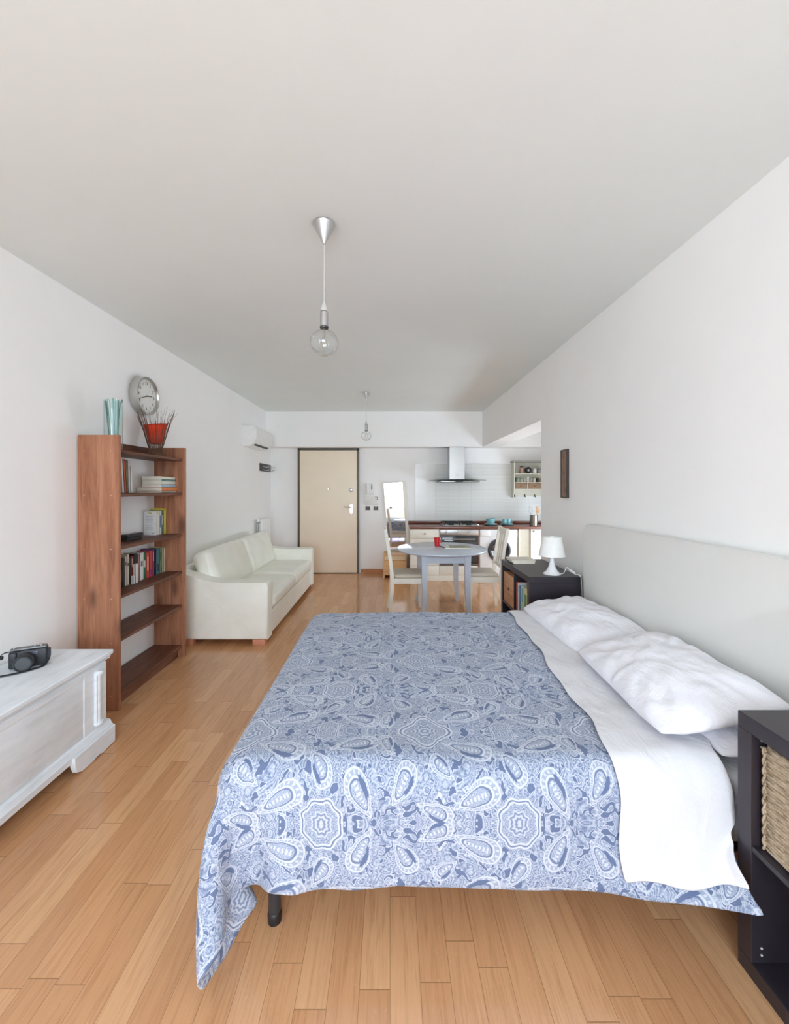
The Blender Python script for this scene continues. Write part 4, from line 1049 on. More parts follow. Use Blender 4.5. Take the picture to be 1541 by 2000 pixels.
# intercom, sockets
ic = thing('intercom', 'white wall intercom handset beside the entrance door', 'intercom', (-.33, YF, 1.38))
def wx(p): return (p - VPX) * YF / F_PX
def wz(p): return CAM_H - (p - VPY) * YF / F_PX
MB().box(wx(713), wx(732), YF - .030, YF, wz(967), wz(944), .006).build('intercom_base', M_WHITE, ic)
MB().soft(wx(716.5), wx(720.5), YF - .062, YF - .031, wz(964), wz(945.5), .010, n=8).build('handset', M_WHITE, ic)
MB().box(wx(721.5), wx(724.2), YF - .034, YF - .030, wz(956), wz(946), .002).build('key_column', M_WHITE, ic)
MB().box(wx(725), wx(727.5), YF - .034, YF - .030, wz(956), wz(946), .001).build('speaker_grille', plain((150, 150, 146), .6), ic)
m = MB(); pts = bez([(wx(715), YF - .03, wz(965)), (wx(712), YF - .02, wz(972)), (wx(710), YF - .015, wz(980)), (wx(712), YF - .015, wz(984)), (wx(713.5), YF - .015, wz(978)), (wx(713), YF - .03, wz(967.5))], 8)
m.tube(pts, .005, 6); m.build('coiled_cord', M_WHITE, ic)
cb = thing('thermostat', 'white wall thermostat box with a grey dial, below the intercom', 'thermostat', (-.31, YF, 1.2))
MB().box(wx(713.5), wx(739), YF - .022, YF, wz(985.5), wz(969.5), .004).build('thermostat_body', plain((232, 231, 226), .5), cb)
m = MB(); m.poly([(wx(732), wz(977)), (wx(732), wz(976)), (wx(736.5), wz(975.3)), (wx(736.5), wz(971.4)), (wx(732), wz(971)), (wx(732), wz(970.2)), (wx(738), wz(970.4)), (wx(738), wz(976.4))], YF - .025, YF - .022, 'Y')
m.build('dial_bracket', plain((140, 140, 134), .5), cb)
for k, (a, b_, lb) in enumerate(((714.3, 723, 'left'), (730.3, 738.6, 'right'))):
    s = thing('light_switch', lb + ' of the two dark light switches on the wall by the entrance door', 'switch', (wx((a + b_) / 2), YF, wz(993)), 'dark switches by the door')
    MB().box(wx(a - 1), wx(b_ + 1), YF - .008, YF, wz(997.5), wz(988), .002).build('switch_plate', plain((222, 220, 214), .5), s)
    for q in range(3 if k else 2):
        n_ = 3 if k else 2; w = (b_ - a) / n_
        MB().box(wx(a + w * q) + .002, wx(a + w * (q + 1)) - .002, YF - .013, YF - .008, wz(996.2), wz(989), .001).build('rocker', plain((84, 80, 76), .5), s)

# mirror above a small birch cabinet
mr = thing('wall_mirror', 'narrow wall mirror in a white frame, slightly askew above the birch cabinet', 'mirror', (.055, YF - .03, .40))
M_MIR, _p, _g = base_mat('mirror_glass', (.92, .93, .93, 1), .02, 1.0)
Mt = Matrix.Translation((.04, YF - .03, 1.54)) @ Matrix.Rotation(R(-4.5), 4, 'Y') @ Matrix.Translation((-.04, -(YF - .03), -1.54))
Mt = Matrix.Translation((.048, 0, 1.54)) @ Matrix.Shear('XZ', 4, (0, 0)) @ Matrix.Translation((-.048, 0, -1.54)) if False else Matrix.Translation((.055, 0, 1.54)) @ Matrix.Rotation(R(-4.2), 4, 'Y') @ Matrix.Translation((-.055, 0, -1.54))
MB().box(-.108, .205, YF - .022, YF - .018, .42, 1.535, mat=Mt).build('mirror_glass', M_MIR, mr, smooth=False)
m = MB()
m.box(-.125, -.1075, YF - .03, YF - .014, .40, 1.55, .002, 1, mat=Mt); m.box(.2045, .272, YF - .03, YF - .014, .40, 1.55, .004, 1, mat=Mt)
m.box(-.1075, .2045, YF - .03, YF - .014, 1.5345, 1.55, .002, 1, mat=Mt); m.box(-.1075, .2045, YF - .03, YF - .014, .40, .4205, .002, 1, mat=Mt)
m.build('mirror_frame', M_CHAIR, mr)
sb = thing('low_cabinet', 'small pale birch cabinet on the floor under the mirror', 'cabinet', (.08, 6.73, 0))
X0, X1, Y0, Y1 = -.105, .262, 6.53, YF - .032
for x in (X0, X1 - .018): MB().box(x, x + .018, Y0, Y1, 0, .362, .002, 1).build('side_panel', M_BIRCH, sb)
MB().box(X0, X1, Y0, Y1, .363, .385, .002, 1).build('top_panel', M_BIRCH, sb)
MB().box(X0 + .0185, X1 - .0185, Y0 + .004, Y0 + .022, .29, .36, .002, 1).build('drawer_front', plain((226, 204, 168), .5), sb)
MB().box(X0 + .0185, X1 - .0185, Y0 + .006, Y0 + .022, .05, .285, .002, 1).build('door_panel', M_BIRCH, sb)
MB().box(X0 + .0185, X1 - .0185, Y0 + .03, Y1, .05, .29, 0).build('cabinet_body', M_BIRCH, sb)

# ------------------------------------------------------------ kitchen
KF = 6.355; WT = .843
wt = thing('worktop', 'reddish-brown wooden kitchen worktop with an upstand', 'worktop', (1.6, 6.6, WT - .04))
MB().box(.305, XALC - .02, KF, YF - .013, WT - .036, WT, .004).build('worktop_slab', M_TOP, wt)
MB().box(.305, XALC - .02, YF - .032, YF - .013, WT + .0005, WT + .045, .003).build('upstand', M_TOP, wt)
def shaker(m_, x0, x1, y, z0, z1, fr=.05, d=.018):
    m_.box(x0, x0 + fr, y, y + d, z0, z1, .0015, 1); m_.box(x1 - fr, x1, y, y + d, z0, z1, .0015, 1)
    m_.box(x0 + fr, x1 - fr, y, y + d, z1 - fr, z1, .0015, 1); m_.box(x0 + fr, x1 - fr, y, y + d, z0, z0 + fr, .0015, 1)
    m_.box(x0 + fr - .001, x1 - fr + .001, y + .008, y + d, z0 + fr - .001, z1 - fr + .001)
def knob(x, z, y, parent, mat=None):
    MB().lathe((0, 0, 0), [(0, 0), (.006, 0), (.006, .010), (.012, .014), (.013, .020), (.009, .025), (0, .026)], 16, Matrix.Translation((x, y, z)) @ Matrix.Rotation(R(90), 4, 'X')).build('knob', mat or plain((120, 112, 100), .35, .8), parent)
kd = thing('kitchen_cabinet', 'cream kitchen base cabinet with drawer and door left of the oven', 'cabinet', (.54, 6.6, 0))
MB().box(.312, .766, KF + .024, YF - .013, .085, WT - .037, 0).build('cabinet_body', M_CAB, kd)
m = MB(); m.box(.315, .763, KF + .004, KF + .022, .665, WT - .042, .003, 2); d = m.build('drawer', M_CAB, kd); knob(.54, .735, KF + .004, d)
m = MB(); shaker(m, .315, .763, KF + .004, .24, .655); d = m.build('door', M_CAB, kd); knob(.73, .60, KF + .004, d)
m = MB(); m.box(.315, .763, KF + .004, KF + .022, .092, .235, .003, 2); m.build('bottom_drawer', M_CAB, kd)
# oven housing
ho = thing('oven_housing', 'cream cabinet that houses the oven, with a drawer below it', 'cabinet', (1.07, 6.6, 0))
MB().box(.7665, .775, KF + .024, YF - .013, .085, WT - .037).build('side_panel', M_CAB, ho); MB().box(1.376, 1.386, KF - .002, YF - .013, .085, WT - .037).build('side_panel', plain((150, 110, 88), .5), ho)
MB().box(.7755, 1.3755, KF + .024, YF - .013, .085, .235).build('plinth_box', M_CAB, ho)
m = MB(); m.box(.768, 1.374, KF + .004, KF + .022, .092, .228, .003, 2); m.build('drawer', M_CAB, ho)
pn = MB().box(.312, 1.386, KF + .012, KF + .028, 0, .0845, .002, 1).build('plinth', M_CAB)
tag(pn, 'cream plinth board along the floor under the kitchen cabinets', 'plinth')
ov = thing('oven', 'built-in stainless steel oven with black glass door and three knobs', 'oven', (1.075, 6.6, .24))
MB().box(.777, 1.374, KF + .012, YF - .06, .240, WT - .038, 0).build('oven_body', M_DARK, ov)
cp = MB().box(.777, 1.374, KF - .006, KF + .011, .71, WT - .042, .003).build('control_panel', steel((176, 172, 168), .35), ov)
for x in (.865, 1.045, 1.235):
    MB().lathe((0, 0, 0), [(0, 0), (.020, 0), (.018, .018), (0, .02)], 24, Matrix.Translation((x, KF - .007, .765)) @ Matrix.Rotation(R(90), 4, 'X')).build('knob', M_CHROME, cp)
M_OVG = plain((36, 36, 38), .08, 0, .6)
dv = MB().box(.777, 1.374, KF - .006, KF + .011, .27, .705, .003).build('oven_door', M_OVG, ov)
MB().box(.79, 1.361, KF - .009, KF - .0061, .28, .60, .001).build('door_window', plain((52, 50, 50), .06, 0, .6), dv)
m = MB(); m.tube([(.83, KF - .045, .655), (1.32, KF - .045, .655)], .011, 12); m.tube([(.86, KF - .045, .655), (.86, KF - .006, .655)], .007); m.tube([(1.29, KF - .045, .655), (1.29, KF - .006, .655)], .007)
m.build('door_handle', steel((200, 200, 198), .25), dv)
MB().box(.777, 1.374, KF - .004, KF + .011, .243, .268, .002).build('vent_strip', plain((110, 100, 94), .4, .6), ov)
# hob
hb_ = thing('gas_hob', 'steel gas hob with black pan supports on the worktop under the hood', 'hob', (1.12, 6.65, WT))
MB().box(.84, 1.42, 6.43, 6.90, WT + .0005, WT + .010, .004).build('hob_plate', steel((196, 194, 190), .25), hb_)
for x in (.98, 1.26):
    for y in (6.55, 6.78):
        b_ = MB().lathe((x, y, WT + .010), [(0, 0), (.045, 0), (.042, .012), (.03, .015), (.03, .022), (0, .024)], 24).build('burner', M_DARK, hb_)
for x in (.98, 1.26):
    m = MB(); z = WT + .045
    for y0_ in (6.46, 6.67, 6.88): m.tube([(x - .12, y0_, z), (x + .12, y0_, z)], .006, 6)
    for xx in (x - .12, x + .12): m.tube([(xx, 6.46, z), (xx, 6.88, z)], .006, 6)
    for y in (6.55, 6.78):
        for a in range(4):
            m.tube([(x + .10 * cos(a * pi / 2 + pi / 4), y + .085 * sin(a * pi / 2 + pi / 4), z), (x + .03 * cos(a * pi / 2 + pi / 4), y + .03 * sin(a * pi / 2 + pi / 4), z)], .005, 6)
    for xx in (x - .12, x + .12):
        for y in (6.46, 6.88): m.tube([(xx, y, WT + .011), (xx, y, z)], .006, 6)
    m.build('pan_support', M_DARK, hb_)
for k in range(4): MB().lathe((1.395, 6.50 + k * .07, WT + .010), [(0, 0), (.016, 0), (.014, .018), (0, .02)], 16).build('knob', M_CHROME, hb_)
# hood
hd = thing('cooker_hood', 'stainless steel chimney cooker hood with a glass canopy', 'cooker hood', (1.14, 6.75, 1.55))
MB().box(.975, 1.225, 6.70, YF - .013, 1.585, 2.12, .002, 1).build('chimney', steel((206, 205, 202), .30, 'Z'), hd)
MB().box(.80, 1.43, 6.50, YF - .013, 1.535, 1.566, .006).build('steel_base', steel((150, 150, 148), .28), hd)
cur = [(.62 + .90 * i / 20, 1.567 + .012 * (1 - ((i - 10) / 10) ** 2)) for i in range(21)]
m = MB(); m.poly(cur + [(x, z + .006) for x, z in cur[::-1]], 6.44, YF - .014, 'Y'); m.build('glass_canopy', thin_glass('hood_glass', (.72, .80, .78, 1), 1.5, 0, 1.6), hd)
cpn = MB().box(1.04, 1.16, 6.498, 6.5, 1.542, 1.558).build('button_strip', M_DARK, hd)
m = MB()
for x in (1.098, 1.122): m.lathe((0, 0, 0), [(.004, 0), (.009, 0), (.009, .0012), (.004, .0012), (.004, 0)], 20, Matrix.Translation((x, 6.70, 1.66)) @ Matrix.Rotation(R(90), 4, 'X'))
m.build('embossed_mark', plain((150, 150, 150), .4, .6), hd)
# washing machine
wm = thing('washing_machine', 'white front-loading washing machine under the worktop behind the right chair', 'washing machine', (1.70, 6.6, 0))
MB().box(1.395, 1.99, KF + .012, YF - .05, .02, WT - .040, .012, 3).build('machine_body', plain((232, 232, 232), .3), wm)
cp = MB().box(1.40, 1.985, KF, KF + .011, .68, WT - .045, .004).build('control_panel', plain((226, 226, 226), .3), wm)
MB().box(1.42, 1.56, KF - .004, KF - .0002, .70, .785, .003).build('detergent_drawer', M_WHITE, wm)
MB().lathe((0, 0, 0), [(0, 0), (.026, 0), (.023, .018), (0, .019)], 24, Matrix.Translation((1.78, KF - .001, .745)) @ Matrix.Rotation(R(90), 4, 'X')).build('program_dial', M_CHROME, wm)
Mw = Matrix.Translation((1.70, KF + .011, .475)) @ Matrix.Rotation(R(90), 4, 'X')
dd = MB().lathe((0, 0, 0), [(.125, 0), (.178, 0), (.176, .022), (.165, .034), (.150, .036), (.138, .024), (.125, .02)], 56, Mw).build('porthole_door', plain((70, 72, 76), .25, .3), wm)
MB().lathe((0, 0, 0), [(.138, .020), (.130, .030), (.10, .010), (.05, -.0), (0, -.002)], 48, Mw).build('porthole_glass', plain((26, 28, 34), .05, 0, .8), dd)
for x in (1.43, 1.95): MB().lathe((x, KF + .06, 0), [(0, 0), (.02, 0), (.02, .022), (0, .022)], 12).build('foot', M_DARK, wm)
# right hand cabinets
kc = thing('kitchen_cabinet', 'cream grooved kitchen cabinet with one knob at the right end of the worktop', 'cabinet', (2.6, 6.6, 0))
MB().box(2.02, XALC - .02, KF + .03, YF - .013, .0, WT - .037).build('cabinet_body', M_CAB, kc)
MB().box(2.00, 2.02, KF + .0, YF - .02, 0, WT - .037, .002, 1).build('end_panel', M_CAB, kc)
MB().box(2.025, 2.185, KF + .022, KF + .029, .09, WT - .040, .001, 1).build('filler_panel', plain((204, 198, 180), .5), kc)
m = MB(); shaker(m, 2.19, 2.62, KF, .09, WT - .04, .05, .02)
d = m.build('door', M_CAB, kc); knob(2.235, .775, KF, d)
m = MB(); shaker(m, 2.625, XALC - .03, KF, .09, WT - .04, .05, .02); m.build('door', M_CAB, kc)
# crockery and utensils
M_TEAL = plain((140, 190, 196), .3, 0, .5, .04)
def bowl_prof(r, h, t=.004): return [(0, 0), (r * .45, 0), (r * .5, .004), (r * .8, h * .35), (r * .95, h * .7), (r, h), (r - t, h), (r * .95 - t, h * .7), (r * .8 - t, h * .35 + t), (r * .4, .008), (0, .008)]
def plate_prof(r): return [(0, 0), (r * .6, 0), (r * .7, .004), (r, .016), (r, .019), (r * .68, .009), (0, .007)]
X, Y = 1.63, 6.62
for k in range(2):
    o = MB().lathe((X, Y, WT + .001 + k * .009), plate_prof(.105 - k * .006), 40).build('plate', M_TEAL); tag(o, ('bottom' if k == 0 else 'upper') + ' aqua plate under the two nested bowls on the worktop', 'plate', 'aqua plates under the bowls')
for k, (rx, tl_) in enumerate(((R(0), 0), (R(5), .004))):
    o = MB().lathe((0, 0, 0), bowl_prof(.072, .062), 40).build('bowl', M_TEAL); o.location = (X + tl_, Y, WT + .0205 + k * .026); o.rotation_euler = (0, -rx, 0)
    tag(o, ('lower' if k == 0 else 'upper tilted') + ' aqua bowl of the two nested on the worktop', 'bowl', 'nested aqua bowls')
X, Y = 1.885, 6.60
for k in range(3):
    o = MB().lathe((X, Y, WT + .001 + k * .009), plate_prof(.102 - k * .005), 40).build('plate', M_TEAL); tag(o, ('bottom', 'middle', 'top')[k] + ' aqua plate of the stack under the cups', 'plate', 'aqua plates under the cups')
for k, (dx, dy) in enumerate(((-.034, .0), (.036, .015))):
    t = thing('cup', ('left' if k == 0 else 'right') + ' aqua cup standing on the plate stack', 'cup', (X + dx, Y + dy, WT + .030), 'aqua cups')
    MB().lathe((X + dx, Y + dy, WT + .030), [(0, 0), (.024, 0), (.032, .01), (.034, .075), (.031, .075), (.029, .012), (0, .006)], 32).build('cup_body', M_TEAL, t)
    s_ = 1 if k else -1
    MB().tube(bez([(X + dx + s_ * .032, Y + dy, WT + .09), (X + dx + s_ * .055, Y + dy, WT + .085), (X + dx + s_ * .052, Y + dy, WT + .055), (X + dx + s_ * .032, Y + dy, WT + .050)], 6), .004, 6).build('handle', M_TEAL, t)
uh = MB().lathe((2.295, 6.52, WT + .001), [(0, 0), (.062, 0), (.062, .17), (.059, .17), (.059, .004), (0, .004)], 40).build('utensil_holder', steel((150, 142, 132), .22, 'Z'))
tag(uh, 'shiny steel utensil holder at the right end of the worktop', 'utensil holder')
wk = thing('whisk', 'steel balloon whisk leaning left in the utensil holder', 'whisk', (2.28, 6.52, WT))
MB().tube([(2.30, 6.52, WT + .012), (2.255, 6.52, WT + .20)], .006).build('handle', M_CHROME, wk)
m = MB()
for k in range(5):
    a = k * pi / 5; q = []
    for i in range(17):
        t = i / 16 * pi * 2 - pi / 2; r_ = .032 * cos(t) if True else 0; h_ = .055 + .055 * sin(t)
        q.append((2.255 - h_ * .24 + r_ * cos(a), 6.52 + r_ * sin(a), WT + .20 + h_))
    m.tube(q, .0012, 5)
m.build('wire_balloon', M_CHROME, wk)
for k, (a, b_, c_, lb, nm) in enumerate(((2.30, 2.345, .29, 'pale wooden spoon', 'wooden_spoon'), (2.315, 2.375, .25, 'flat wooden spatula', 'wooden_spatula'))):
    t = thing(nm, lb + ' leaning right in the steel utensil holder', 'utensil', (a, 6.52, WT))
    MB().tube([(a, 6.51 + k * .02, WT + .012), (b_ - .008, 6.51 + k * .02, WT + c_ - .05)], .006).build('handle', plain((196, 150, 104), .6), t)
    MB().soft(b_ - .022, b_ + .018, 6.504 + k * .02, 6.516 + k * .02, WT + c_ - .055, WT + c_ + .02, .005, n=8).build('spoon_head', plain((200, 156, 112), .6), t)
# wall rack with jars
rk = thing('wall_rack', 'cream wooden wall rack with two shelves, small drawers and hooks', 'wall rack', (2.4, 6.87, 1.28))
RX0, RX1, RY0, RY1, RZ0, RZ1 = 2.06, 2.72, 6.79, YF - .013, 1.285, 1.875
M_RK = plain((214, 212, 198), .5, 0, .4, .02)
sd = [(RY1, RZ0 + .02), (RY1, RZ1), (RY0, RZ1), (RY0, 1.42), (RY0 + .02, 1.36), (RY0 + .06, RZ0 + .01), (RY1 - .02, RZ0)]
for x in (RX0, RX1 - .016): MB().poly(sd, x, x + .016, 'X', .001, 1).build('side_panel', M_RK, rk)
m = MB(); m.box(RX0 - .02, RX1 + .02, RY0 - .025, RY1, RZ1 + .0005, RZ1 + .026, .006, 2); m.build('cornice', plain((150, 148, 140), .5), rk)
MB().box(RX0 + .016, RX1 - .016, RY1 - .01, RY1, RZ0 + .03, RZ1).build('back_panel', M_RK, rk)
sz = [1.690, 1.545, 1.432]
for z in sz: MB().box(RX0 + .0165, RX1 - .0165, RY0 + .006, RY1 - .0105, z - .010, z, .001, 1).build('shelf', plain((222, 218, 204), .5), rk)
MB().box(2.285, 2.295, RY0 + .006, RY1 - .011, 1.4325, 1.5345, .001, 1).build('divider', M_RK, rk)
for a, b_ in ((RX0 + .018, 2.284), (2.296, 2.52)):
    d = MB().box(a + .002, b_ - .002, RY0 + .008, RY1 - .015, 1.434, 1.530, .003).build('drawer', plain((150, 124, 100), .7, 0, .3, .2, 40), rk)
    MB().lathe((0, 0, 0), [(0, 0), (.010, 0), (.008, .012), (0, .013)], 14, Matrix.Translation(((a + b_) / 2, RY0 + .008, 1.482)) @ Matrix.Rotation(R(90), 4, 'X')).build('knob', plain((120, 84, 56), .5), d)
for x in (2.112, 2.285, 2.455):
    m = MB(); m.tube(bez([(x, RY1 - .012, 1.325), (x, RY1 - .035, 1.318), (x, RY1 - .045, 1.305), (x, RY1 - .04, 1.292)], 5), .005, 6); m.box(x - .008, x + .008, RY1 - .0145, RY1 - .0105, 1.30, 1.345, .002, 1)
    m.build('hook', plain((84, 72, 58), .35, .8), rk)
def jar(x, z, r, h, rgb, lidrgb, label, nm='jar', y=6.85, glassy=False):
    t = thing(nm, label, 'jar', (x, y, z)); mt = plain(rgb, .25)
    MB().lathe((x, y, z + .0005), [(0, 0), (r * .95, 0), (r, .004), (r, h * .75), (r * .8, h * .82), (0, h * .82)], 24).build('jar_body', mt, t)
    MB().lathe((x, y, z + h * .82), [(0, .0005), (r * .85, .0005), (r * .85, h * .18), (0, h * .18)], 24).build('lid', plain(lidrgb, .35), t)
jar(2.115, sz[0], .034, .066, (150, 158, 138), (176, 172, 160), 'squat green-grey jar first on the top shelf of the wall rack')
jar(2.205, sz[0], .026, .125, (196, 150, 132), (36, 34, 34), 'pink jar with a tall black cap on the top shelf of the wall rack')
t = thing('kitchen_timer', 'round black kitchen timer with a steel centre on the top rack shelf', 'timer', (2.31, 6.85, sz[0]))
Mj = Matrix.Translation((2.31, 6.84, sz[0] + .055)) @ Matrix.Rotation(R(90), 4, 'X')
MB().lathe((0, 0, 0), [(0, -.02), (.052, -.02), (.055, -.01), (.055, .015), (.045, .022), (0, .022)], 36, Mj).build('timer_body', M_DARK, t)
MB().lathe((0, 0, 0), [(0, .0225), (.022, .0225), (.018, .03), (0, .03)], 24, Mj).build('timer_dial', M_CHROME, t)
jar(2.425, sz[0], .034, .085, (226, 226, 224), (214, 214, 212), 'white canister on the top shelf of the wall rack', 'canister')
jar(2.515, sz[0], .040, .085, (150, 150, 150), (136, 136, 136), 'grey canister at the right on the top rack shelf', 'canister')
for i, (x, r_, h, c_, l_, lb) in enumerate(((2.092, .018, .085, (36, 44, 40), (30, 30, 30), 'dark bottle-green spice jar'), (2.145, .024, .07, (168, 176, 160), (120, 142, 124), 'spice jar with a sage lid'),
        (2.20, .024, .072, (182, 182, 168), (124, 146, 130), 'spice jar with a green-grey lid'), (2.255, .022, .066, (190, 184, 164), (172, 172, 162), 'spice jar with beige contents'),
        (2.31, .024, .09, (206, 206, 200), (226, 226, 220), 'taller clear spice jar'), (2.365, .022, .07, (176, 164, 140), (150, 148, 140), 'spice jar with tan contents'),
        (2.42, .024, .08, (206, 204, 196), (132, 142, 132), 'pale spice jar'), (2.475, .028, .07, (66, 54, 44), (84, 70, 54), 'dark brown spice jar'), (2.535, .024, .06, (190, 180, 164), (110, 100, 90), 'small beige spice jar'))):
    jar(x, sz[1], r_, h, c_, l_, lb + ' on the middle shelf of the wall rack', 'spice_jar')

# ------------------------------------------------------------ table, chairs
TX, TY, TR, TZ = .605, 4.81, .526, .742
tb = thing('dining_table', 'round pale blue-grey dining table with tapered legs', 'table', (TX, TY, 0))
MB().lathe((TX, TY, TZ - .028), [(0, 0), (TR - .014, 0), (TR - .004, .006), (TR, .014), (TR - .002, .024), (TR - .008, .028), (0, .028)], 96).build('tabletop', M_TABLE, tb)
m = MB(); ax, ay = .222, .385
for s in (-1, 1):
    m.box(TX - ax, TX + ax, TY + s * ay - .010, TY + s * ay + .010, TZ - .115, TZ - .0285, .002, 1)
    m.box(TX + s * ax - .010, TX + s * ax + .010, TY - ay + .011, TY + ay - .011, TZ - .115, TZ - .0285, .002, 1)
m.build('apron', M_TABLE, tb)
for sx in (-1, 1):
    for sy in (-1, 1):
        m = MB(); b = m.b; prev = None; n = 10
        for i in range(n + 1):
            t = i / n; z = (TZ - .0285) * (1 - t); w = (.066 - .024 * t) / 2; o_ = .030 * max(0, (t - .45) / .55) ** 2
            x_, y_ = TX + sx * (ax + .012 - .006 * t + o_), TY + sy * (ay + .006 + o_)
            q = [b.verts.new((x_ + a * w, y_ + c_ * w, z)) for a, c_ in ((-1, -1), (1, -1), (1, 1), (-1, 1))]
            if prev:
                for k in range(4): b.faces.new((prev[k], prev[(k + 1) % 4], q[(k + 1) % 4], q[k]))
            else: b.faces.new(q[::-1])
            prev = q
        b.faces.new(prev); m.build('leg', M_TABLE, tb)
def seat_fabric():
    m_, p, g = base_mat('woven_seat', lin((190, 178, 160)), .9, 0, .1)
    x, y, z = g.sep(g.coord()); st = (y * (2 * pi / .03)).f('SINE') * .5 + .5
    g.nt.links.new(g.ramp(st * .5 + g.noise(g.coord(), 120, 2) * .5, [(.3, lin((192, 180, 164))), (.7, lin((220, 212, 198)))]), p.inputs['Base Color']); return m_
c0 = thing('dining_chair', 'white wooden chair left of the round table, facing right', 'chair', (0, 0, 0), 'white dining chairs at the round table')
pr = [(-.205, 0), (-.178, .25), (-.172, .45), (-.205, .72), (-.250, .985)]
for s in (-1, 1):
    m = MB(); b = m.b; prev = None
    for (x, z) in bez([(a, 0, c_) for a, c_ in pr], 5) and [(q.x, q.z) for q in bez([(a, 0, c_) for a, c_ in pr], 5)]:
        q = [b.verts.new((x + a * .018, s * .185 + c_ * .011, z)) for a, c_ in ((-1, -1), (1, -1), (1, 1), (-1, 1))]
        if prev:
            for k in range(4): b.faces.new((prev[k], prev[(k + 1) % 4], q[(k + 1) % 4], q[k]))
        else: b.faces.new(q[::-1])
        prev = q
    b.faces.new(prev); m.build('back_post', M_CHAIR, c0)
    MB().taper((.170, s * .18, 0), (.162, s * .175, .438), .026, .026, .036, .036, .002).build('front_leg', M_CHAIR, c0)
m = MB(); m.box(-.16, .165, -.190, -.170, .375, .437, .002, 1); m.box(-.16, .165, .170, .190, .375, .437, .002, 1); m.box(.150, .172, -.17, .17, .375, .437, .002, 1); m.box(-.180, -.160, -.17, .17, .375, .437, .002, 1)
m.build('seat_rail', M_CHAIR, c0)
MB().soft(-.150, .190, -.195, .195, .4375, .478, .016, (0, 0, .008), 12).build('seat_pad', seat_fabric(), c0)
def bx(z): return -.172 - (z - .45) * .078 / .535 - .0 if z > .45 else -.172
for z0_, z1_, nm in ((.915, .978, 'top_rail'), (.53, .565, 'lower_rail')):
    m = MB(); m.taper((bx(z0_), 0, z0_), (bx(z1_), 0, z1_), .018, .345, .018, .345, .002); m.build(nm, M_CHAIR, c0)
for y in (-.085, .0, .085):
    m = MB(); m.taper((bx(.565), y, .566), (bx(.915), y, .914), .010, .062, .010, .062, .001); m.build('back_slat', M_CHAIR, c0)
c1 = dup(c0, (1.085, 4.80, 0), R(178), 'white wooden chair right of the round table, its slatted back beside the washing machine')
c0.location = (.19, 4.74, 0); c0.rotation_euler = (0, 0, R(2))

# on the table
mg = thing('mug', 'glossy red mug on the round table', 'mug', (.57, 4.93, TZ))
M_RED = plain((206, 44, 48), .2, 0, .5, .03)
MB().lathe((.57, 4.93, TZ + .0005), [(0, 0), (.028, 0), (.032, .004), (.041, .10), (.041, .104), (.038, .104), (.030, .01), (0, .007)], 36).build('mug_body', M_RED, mg)
MB().tube(bez([(.60, 4.955, TZ + .085), (.625, 4.975, TZ + .08), (.622, 4.972, TZ + .045), (.598, 4.953, TZ + .035)], 6), .005, 6).build('handle', M_RED, mg)
mz = thing('magazine', 'magazine with a green landscape cover lying on the round table', 'magazine', (0, 0, 0))
MB().box(-.145, .145, -.105, .105, .0, .013, .001, 1).build('pages', plain((228, 224, 214), .6), mz)
m_, p, g = base_mat('landscape_cover', (.3, .35, .2, 1), .35); nz = g.noise(g.coord(), 16, 5, .6, .8)
g.nt.links.new(g.ramp(nz, [(.3, lin((58, 70, 44))), (.48, lin((120, 130, 84))), (.6, lin((160, 160, 120))), (.75, lin((206, 206, 190)))]), p.inputs['Base Color'])
MB().box(-.095, .144, -.103, .104, .0131, .0145).build('picture_cover', m_, mz); MB().box(-.144, -.0952, -.103, .104, .0131, .0143).build('white_margin', plain((222, 220, 212), .5), mz)
mz.location = (.79, 4.80, TZ + .0005); mz.rotation_euler = (0, 0, R(-3)); 
pn_ = thing('pen', 'dark pen lying left of the magazine on the round table', 'pen', (.625, 4.83, TZ))
MB().tube([(.605, 4.90, TZ + .006), (.635, 4.77, TZ + .006)], .005, 10).build('barrel', M_DARK, pn_)
MB().tube([(.635, 4.77, TZ + .006), (.638, 4.757, TZ + .006)], .004, 8, .001).build('tip', M_CHROME, pn_)

# ------------------------------------------------------------ on the far dark unit
lp = thing('table_lamp', 'small white table lamp with a cone shade on the far dark shelf unit', 'lamp', (1.275, 3.215, .765))
LX, LY, LZ = 1.275, 3.215, .7655
MB().lathe((LX, LY, LZ), [(0, 0), (.066, 0), (.067, .004), (.060, .010), (.040, .030), (.025, .062), (.0165, .105), (.0150, .150), (0, .152)], 48).build('lamp_base', plain((238, 238, 240), .3), lp)
sh = MB().lathe((LX, LY, LZ + .143), [(.097, 0), (.0995, .002), (.0715, .148), (.070, .150), (.0695, .148), (.0965, .003), (.097, 0)], 64).build('lamp_shade', plain((244, 244, 240), .5), lp)
m = MB(); m.lathe((LX, LY, LZ + .245), [(0, 0), (.012, 0), (.022, .02), (.024, .035), (.014, .052), (0, .056)], 24); m.build('light_bulb', plain((240, 240, 236), .3), lp)
m = MB()
for k in range(3): m.tube([(LX, LY, LZ + .262), (LX + .070 * cos(k * 2.1), LY + .070 * sin(k * 2.1), LZ + .286)], .0015, 5)
m.lathe((LX, LY, LZ + .15), [(0, 0), (.013, 0), (.013, .09), (0, .096)], 20)
m.build('shade_holder', plain((236, 236, 236), .4), lp)
cd = MB().tube(bez([(LX + .055, LY + .005, LZ + .006), (LX + .085, LY - .0, LZ + .004), (1.385, 3.235, LZ + .020), (1.405, 3.25, LZ + .045), (1.418, 3.22, LZ + .03), (1.437, 3.165, LZ + .008), (1.456, 3.13, LZ + .004), (1.47, 3.13, LZ - .10), (1.475, 3.13, LZ - .4)], 8), .0032, 8).build('power_cord', M_WHITE, lp)
